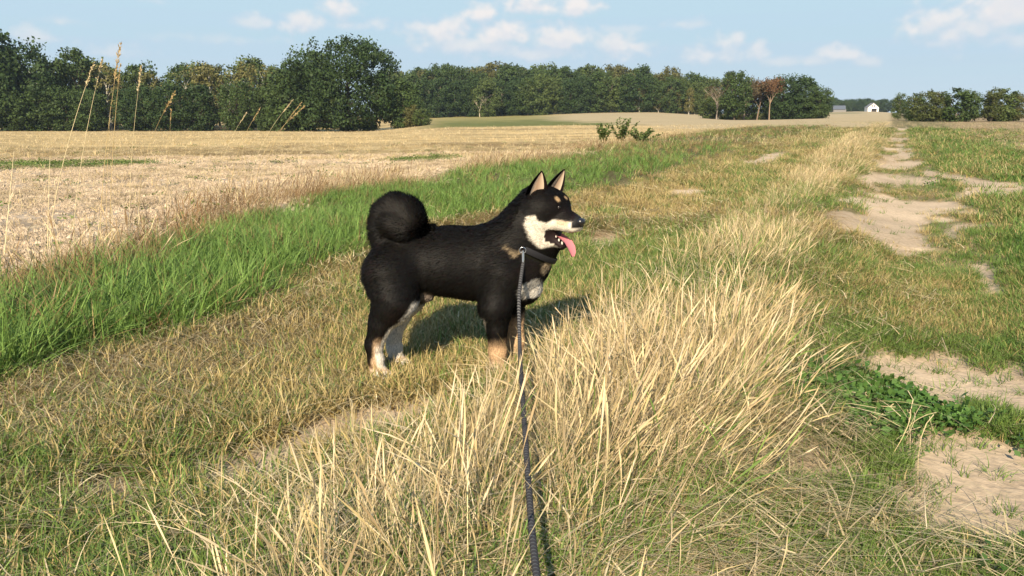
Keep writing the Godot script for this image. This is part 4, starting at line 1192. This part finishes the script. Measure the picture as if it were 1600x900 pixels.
func dog() -> void:
	skeleton()
	fill_grid()
	var root := thing("dog", Vector3(-0.2, maxf(gh(-0.42, 2.36), gh(-0.2, 2.42)) + 0.002, -2.42), "black and tan curly tailed dog standing on the track with its tongue out", "dog")
	var shift := Vector3(0.2, 0, 0)
	var nx: int = GN[0]
	var ny: int = GN[1]
	var nz: int = GN[2]
	var w := nx * ny
	var cell := PackedInt32Array()
	cell.resize(w * nz)
	cell.fill(-1)
	var b := MB.new()
	b.smooth = true
	var raw := PackedVector3Array()
	var off := [0, 1, nx, nx + 1, w, w + 1, w + nx, w + nx + 1]
	var cor := [Vector3(0, 0, 0), Vector3(1, 0, 0), Vector3(0, 1, 0), Vector3(1, 1, 0), Vector3(0, 0, 1), Vector3(1, 0, 1), Vector3(0, 1, 1), Vector3(1, 1, 1)]
	var edges := [[0, 1], [2, 3], [4, 5], [6, 7], [0, 2], [1, 3], [4, 6], [5, 7], [0, 4], [1, 5], [2, 6], [3, 7]]
	for iz in nz - 1:
		for iy in ny - 1:
			for ix in nx - 1:
				var at := iz * w + iy * nx + ix
				var g0 := grid[at]
				if absf(g0) > 0.013: continue
				var neg := 0
				for o in off:
					if grid[at + o] < 0.0: neg += 1
				if neg == 0 or neg == 8: continue
				var s := Vector3.ZERO
				var cnt := 0
				for e in edges:
					var a: float = grid[at + off[e[0]]]
					var d: float = grid[at + off[e[1]]]
					if (a < 0.0) != (d < 0.0):
						s += (cor[e[0]] as Vector3).lerp(cor[e[1]], a / (a - d))
						cnt += 1
				var p := G0 + (Vector3(ix, iy, iz) + s / cnt) * CELL
				cell[at] = b.vert(p + shift, coat(p), slope(p))
				raw.append(p)
	for iz in range(1, nz - 1):
		for iy in range(1, ny - 1):
			for ix in range(1, nx - 1):
				var at := iz * w + iy * nx + ix
				if absf(grid[at]) > 0.013: continue
				var neg := grid[at] < 0.0
				if neg != (grid[at + 1] < 0.0): b.quad(cell[at], cell[at - nx], cell[at - nx - w], cell[at - w])
				if neg != (grid[at + nx] < 0.0): b.quad(cell[at], cell[at - w], cell[at - w - 1], cell[at - 1])
				if neg != (grid[at + w] < 0.0): b.quad(cell[at], cell[at - 1], cell[at - 1 - nx], cell[at - nx])
	var skin_tris := b.i.size() / 3
	# ears: cupped triangles joined to the head
	var inners := []
	for s in [-1.0, 1.0]:
		var inner := MB.new()
		inner.smooth = true
		inners.append(inner)
		var base := hp(-0.016, 0.04, 0.043 * s)
		var tip := hp(0.01, 0.119, 0.058 * s)
		var look: Vector3 = (hf + hr * (0.4 if s > 0.0 else 0.15)).normalized()
		var across := (tip - base).cross(look).normalized()
		for layer_ in 2:
			var m: MB = b if layer_ == 0 else inner
			var first := m.v.size()
			var rows := 9
			for k in rows:
				var t := float(k) / (rows - 1)
				var half := 0.036 * pow(1.0 - t, 0.72) * (1.0 + 0.25 * sin(t * PI)) + 0.0015
				if layer_ == 1: half *= 0.62
				for q in 7:
					var a := (q / 6.0 * 2.0 - 1.0)
					var cup := (1.0 - a * a)
					var p: Vector3 = base.lerp(tip, t * (0.93 if layer_ == 1 else 1.0)) + across * half * a - look * half * cup * (0.75 if layer_ == 0 else 0.35) + look * (0.002 if layer_ == 1 else 0.0)
					var nn: Vector3 = (look * (-1.0 if layer_ == 0 else 1.0) * (0.4 + cup) + across * a * (1.0 if layer_ == 0 else -0.6)).normalized()
					var col := BLACK if layer_ == 0 else Color(0.34, 0.23, 0.16).lerp(Color(0.5, 0.4, 0.3), absf(a))
					m.vert(p + shift, col, nn)
			for k in rows - 1:
				for q in 6:
					var a := first + k * 7 + q
					m.quad(a, a + 1, a + 8, a + 7)
	var fm := mat(Color.WHITE, 0.58, true, 0.0, 0.26)
	var body := part("body", b.mesh(fm), root)
	body.set_meta("label", "black coat with cream cheeks, tan legs and white paws")
	for inner in inners:
		part("inner_ear", inner.mesh(mat(Color.WHITE, 0.8, true, 0.3, 0.2)), root).set_meta("label", "pinkish tan inside of a pricked ear")
	# fur: short ribbons rooted in the skin
	var r := RandomNumberGenerator.new()
	r.seed = 77
	var f := MB.new()
	f.smooth = true
	var cn := Vector3(0.45, 0.89, 0.0).normalized()
	for t in skin_tris:
		var i0 := b.i[t * 3]
		var a := raw[i0]
		var c := raw[b.i[t * 3 + 1]]
		var d := raw[b.i[t * 3 + 2]]
		var area := (c - a).cross(d - a).length() * 0.5
		var many := area * 300000.0
		var L := fur_length(a)
		if L <= 0.0: continue
		if L < 0.009: many *= 2.0
		if absf((a - Vector3(0.045, 0.43, 0.0)).dot(cn)) < 0.012 and a.x > -0.06 and a.y > 0.33 and a.y < 0.5 and a.x > 0.03: continue
		var n := b.n[i0]
		var hq := Vector3((a - HS).dot(hf), (a - HS).dot(hu), (a - HS).dot(hr))
		if in_mouth(hq): continue
		var count := int(many) + (1 if r.randf() < many - int(many) else 0)
		for k in count:
			var x := r.randf()
			var y := r.randf()
			if x + y > 1.0:
				x = 1.0 - x
				y = 1.0 - y
			var p := a + (c - a) * x + (d - a) * y
			var dir := flow(p, n) + Vector3(r.randfn(), r.randfn(), r.randfn()) * 0.16
			var into := dir.dot(n)
			if into < 0.12: dir += n * (0.2 - into)
			dir = dir.normalized()
			var ln := L * r.randf_range(0.6, 1.35)
			var side := dir.cross(n).rotated(dir, r.randf_range(-1.0, 1.0)).normalized() * (0.0007 + L * 0.028)
			var col := coat(p)
			var kk := r.randf_range(0.5, 1.3)
			col = Color(col.r * kk, col.g * kk, col.b * kk)
			var nn := (n + dir * -0.2 + side * 150.0).normalized()
			var mid := p + dir * ln * 0.55
			var end := p + (dir - n * 0.25).normalized() * ln
			var v0 := f.vert(p - side - n * 0.002 + shift, col, nn)
			f.vert(p + side - n * 0.002 + shift, col, nn)
			f.vert(mid + side * 0.8 + shift, col, nn)
			f.vert(mid - side * 0.8 + shift, col, nn)
			f.vert(end + shift, col, nn)
			f.quad(v0, v0 + 1, v0 + 2, v0 + 3)
			f.tri(v0 + 3, v0 + 2, v0 + 4)
	var fur := part("fur", f.mesh(fm), root)
	tag(fur, "", "", "", "stuff")
	# nose
	var nb := MB.new()
	nb.smooth = true
	var nc := hp(0.131, -0.021, 0.0)
	for k in 9:
		for q in 12:
			var th := PI * k / 8.0
			var ph := TAU * q / 12.0
			var o := Vector3(sin(th) * cos(ph), cos(th), sin(th) * sin(ph))
			var sq := 1.0 + 0.15 * o.y
			nb.vert(nc + shift + hf * o.x * 0.0125 + hu * o.y * 0.0115 + hr * o.z * 0.0165 * sq, Color(1, 1, 1), (hf * o.x + hu * o.y + hr * o.z).normalized())
	for k in 8:
		for q in 12:
			nb.quad(k * 12 + q, k * 12 + (q + 1) % 12, (k + 1) * 12 + (q + 1) % 12, (k + 1) * 12 + q)
	part("nose", nb.mesh(mat(lin(0.012, 0.012, 0.014), 0.28, false, 0.0, 0.6)), root)
	# eyes: narrow, dark
	for s in [-1.0, 1.0]:
		var eb := MB.new()
		eb.smooth = true
		var ec := hp(0.062, 0.014, 0.027 * s)
		for k in 7:
			for q in 10:
				var th := PI * k / 6.0
				var ph := TAU * q / 10.0
				var o := Vector3(sin(th) * cos(ph), cos(th), sin(th) * sin(ph))
				eb.vert(ec + shift + hf * o.x * 0.008 + hu * o.y * 0.0045 + hr * o.z * 0.008, Color(1, 1, 1), (hf * o.x + hu * o.y + hr * o.z).normalized())
		for k in 6:
			for q in 10:
				eb.quad(k * 10 + q, k * 10 + (q + 1) % 10, (k + 1) * 10 + (q + 1) % 10, (k + 1) * 10 + q)
		part("eye", eb.mesh(mat(lin(0.012, 0.007, 0.004), 0.12, false, 0.0, 0.6)), root)
	# tongue: over the lower teeth and down beyond the chin
	var tb := MB.new()
	tb.smooth = true
	var path := [hp(0.02, -0.07, 0.0), hp(0.045, -0.077, 0.0), hp(0.07, -0.084, 0.002), hp(0.092, -0.093, 0.004), hp(0.106, -0.106, 0.006), hp(0.115, -0.121, 0.008), hp(0.118, -0.131, 0.009)]
	var half := [0.014, 0.017, 0.019, 0.02, 0.0195, 0.0145, 0.006]
	for layer_ in 2:
		for k in path.size():
			var tn: Vector3 = (path[mini(k + 1, 6)] - path[maxi(k - 1, 0)]).normalized()
			var up := hr.cross(tn).normalized()
			if up.dot(hf + hu) < 0.0: up = -up
			for q in 7:
				var a := q / 6.0 * 2.0 - 1.0
				var lift := absf(a) * absf(a) * 0.005 - (0.004 * (1.0 - a * a) if layer_ == 1 else 0.0)
				tb.vert(path[k] + shift + hr * half[k] * a + up * lift, Color(1, 1, 1), (up - hr * a * 0.5).normalized() * (1.0 if layer_ == 0 else -1.0))
	for k in 6:
		for q in 6:
			for o in [0, 49]:
				var a: int = o + k * 7 + q
				tb.quad(a, a + 1, a + 8, a + 7)
	part("tongue", tb.mesh(mat(lin(0.62, 0.2, 0.215), 0.4, false, 0.15, 0.5)), root).set_meta("label", "long pink tongue hanging out")
	# teeth of the lower jaw on both sides
	var tm := mat(lin(0.8, 0.76, 0.66), 0.3)
	for s in [-1.0, 1.0]:
		for k in 6:
			var t := k / 5.0
			var q := hp(lerpf(0.022, 0.076, t), lerpf(-0.06, -0.098, t), lerpf(0.024, 0.01, t) * s)
			var tb2 := MB.new()
			tb2.smooth = true
			var big := 1.7 if k == 5 else (1.3 if k < 2 else 0.9)
			tb2.tube([q + shift - hu * 0.004, q + shift + hu * 0.003, q + shift + hu * 0.0075 * big], [0.0034, 0.003, 0.0008], 6, Color(1, 1, 1))
			part("tooth", tb2.mesh(tm), root)
	# collar: a strap laid round the neck
	var col_root := thing("dog_collar", root.position + Vector3(0.245, 0.43, 0.0), "dark strap collar with metal ring around the dog's neck", "collar")
	var co := Vector3(0.045, 0.43, 0.0)
	var e1 := Vector3(0, 0, 1)
	var e2 := e1.cross(cn).normalized()
	var loop := []
	for k in 40:
		var a := TAU * k / 40.0
		var dir := e1 * cos(a) + e2 * sin(a)
		var d := 0.03
		while d < 0.2 and sdf(co + dir * d) < 0.001: d += 0.002
		loop.append(dir * (d + lerpf(-0.012, 0.003, smoothstep(-0.05, 0.15, dir.x + dir.z * 0.15))))
	var cb := MB.new()
	cb.smooth = true
	for k in 40:
		var dir: Vector3 = loop[k].normalized()
		for q in [[-0.0095, 0.0], [-0.0085, 0.003], [0.0085, 0.003], [0.0095, 0.0]]:
			cb.vert(loop[k] + cn * q[0] + dir * q[1], Color(1, 1, 1), (dir + cn * q[0] * 40.0).normalized())
	for k in 40:
		for q in 3:
			cb.quad(k * 4 + q, k * 4 + q + 1, ((k + 1) % 40) * 4 + q + 1, ((k + 1) % 40) * 4 + q)
	part("strap", cb.mesh(mat(lin(0.02, 0.02, 0.023), 0.7)), col_root)
	var spot: Vector3 = loop[1] + loop[1].normalized() * 0.008
	var ring := MB.new()
	ring.smooth = true
	var rp := []
	var rr := []
	for k in 17:
		var a := TAU * k / 16.0
		rp.append(spot + Vector3(cos(a) * 0.0095, sin(a) * 0.0095 - 0.006, 0.003))
		rr.append(0.0018)
	ring.tube(rp, rr, 6, Color(1, 1, 1))
	var steel := mat(lin(0.6, 0.61, 0.63), 0.25)
	steel.metallic = 1.0
	part("ring", ring.mesh(steel), col_root)
	leash(col_root.position + spot + Vector3(0, -0.014, 0.006), steel)

func leash(top: Vector3, steel: Material) -> void:
	var o := thing("leash", top, "dark grey braided rope leash running from the collar towards the viewer", "leash")
	var cl := MB.new()
	cl.smooth = true
	cl.tube([Vector3(0, 0.008, 0), Vector3(0.001, -0.004, 0.001), Vector3(0.001, -0.02, 0.003), Vector3(0.001, -0.032, 0.004)], [0.003, 0.0055, 0.0055, 0.004], 8, Color(1, 1, 1))
	part("clip", cl.mesh(steel), o)
	var curve := Curve3D.new()
	var way := [Vector3(0.001, -0.03, 0.004)]
	for q in [[0.021, 0.3, 2.2], [0.021, 0.205, 2.06], [0.022, 0.185, 1.9], [0.026, 0.185, 1.48], [0.033, 0.19, 0.97], [0.05, 0.26, 0.6], [0.08, 0.45, 0.35]]:
		way.append(Vector3(q[0], q[1], -q[2]) - top)
	for k in way.size():
		var tn: Vector3 = (way[mini(k + 1, way.size() - 1)] - way[maxi(k - 1, 0)]) * 0.16
		curve.add_point(way[k], -tn, tn)
	curve.bake_interval = 0.0012
	var pts := curve.get_baked_points()
	var b := MB.new()
	b.smooth = true
	var sides := 10
	var dist := 0.0
	for k in pts.size():
		var tn := (pts[mini(k + 1, pts.size() - 1)] - pts[maxi(k - 1, 0)]).normalized()
		var s := tn.cross(Vector3(1, 0.1, 0.05)).normalized()
		var w := s.cross(tn)
		if k: dist += pts[k].distance_to(pts[k - 1])
		for j in sides:
			var a := TAU * j / sides
			var n := s * cos(a) + w * sin(a)
			var ph := dist / 0.0105 * TAU - a
			var bump := 0.5 + 0.5 * sin(ph)
			var yarn := Color(0.035, 0.035, 0.038).lerp(Color(0.17, 0.165, 0.155), smoothstep(0.45, 0.75, 0.5 + 0.5 * sin(ph + 1.3)))
			b.vert(pts[k] + n * (0.0047 + 0.0013 * bump), yarn, (n - tn * cos(ph) * 0.5).normalized())
	for k in pts.size() - 1:
		for j in sides:
			var a := k * sides + j
			var c := k * sides + (j + 1) % sides
			b.quad(a, c, c + sides, a + sides)
	part("rope", b.mesh(mat(Color.WHITE, 0.75, true)), o)

# ----------------------------------------------------------------
func _ready() -> void:
	var cam := Camera3D.new()
	cam.name = "camera"
	add_child(cam)
	cam.position = Vector3(0, 0.8, 0)
	cam.rotation_degrees = Vector3(-12.277, 0, 0)
	cam.fov = 40.98
	cam.near = 0.05
	cam.far = 4000.0
	cam.current = true
	n1.seed = 3
	n1.frequency = 0.01
	n1.fractal_octaves = 3
	n2.seed = 8
	n2.frequency = 0.01
	n2.fractal_octaves = 4
	var env := Environment.new()
	env.background_mode = Environment.BG_SKY
	env.sky = sky()
	env.tonemap_mode = Environment.TONE_MAPPER_LINEAR
	env.tonemap_exposure = 1.58
	env.fog_enabled = true
	env.fog_density = 0.00016
	env.fog_light_color = Color(0.78, 0.86, 0.94)
	env.sdfgi_enabled = true
	env.ssao_enabled = true
	env.ssil_enabled = true
	var we := WorldEnvironment.new()
	we.name = "environment"
	we.environment = env
	add_child(we)
	var sun := DirectionalLight3D.new()
	sun.name = "sun"
	add_child(sun)
	var el := deg_to_rad(34.0)
	var az := deg_to_rad(12.0)
	sun.look_at_from_position(Vector3(-sin(az) * cos(el), sin(el), cos(az) * cos(el)) * 100.0, Vector3.ZERO)
	sun.light_energy = 1.6
	sun.light_color = Color(1.0, 0.93, 0.82)
	sun.light_angular_distance = 0.5
	sun.shadow_enabled = true
	ground()
	woods()
	farm()
	dog()
	stalks()
	weed(Vector2(3.05, 26.4), 0.7, 0.5, 91, "taller leafy green weed on the verge behind the dog's head")
	weed(Vector2(3.75, 27.0), 0.85, 0.8, 92, "broad leafy green weed right of the other on the verge")
	weed(Vector2(4.3, 26.2), 0.5, 0.9, 93, "low spreading green weed right of the broad leafy one")
	grasses()
	print(tally, Time.get_ticks_msec())
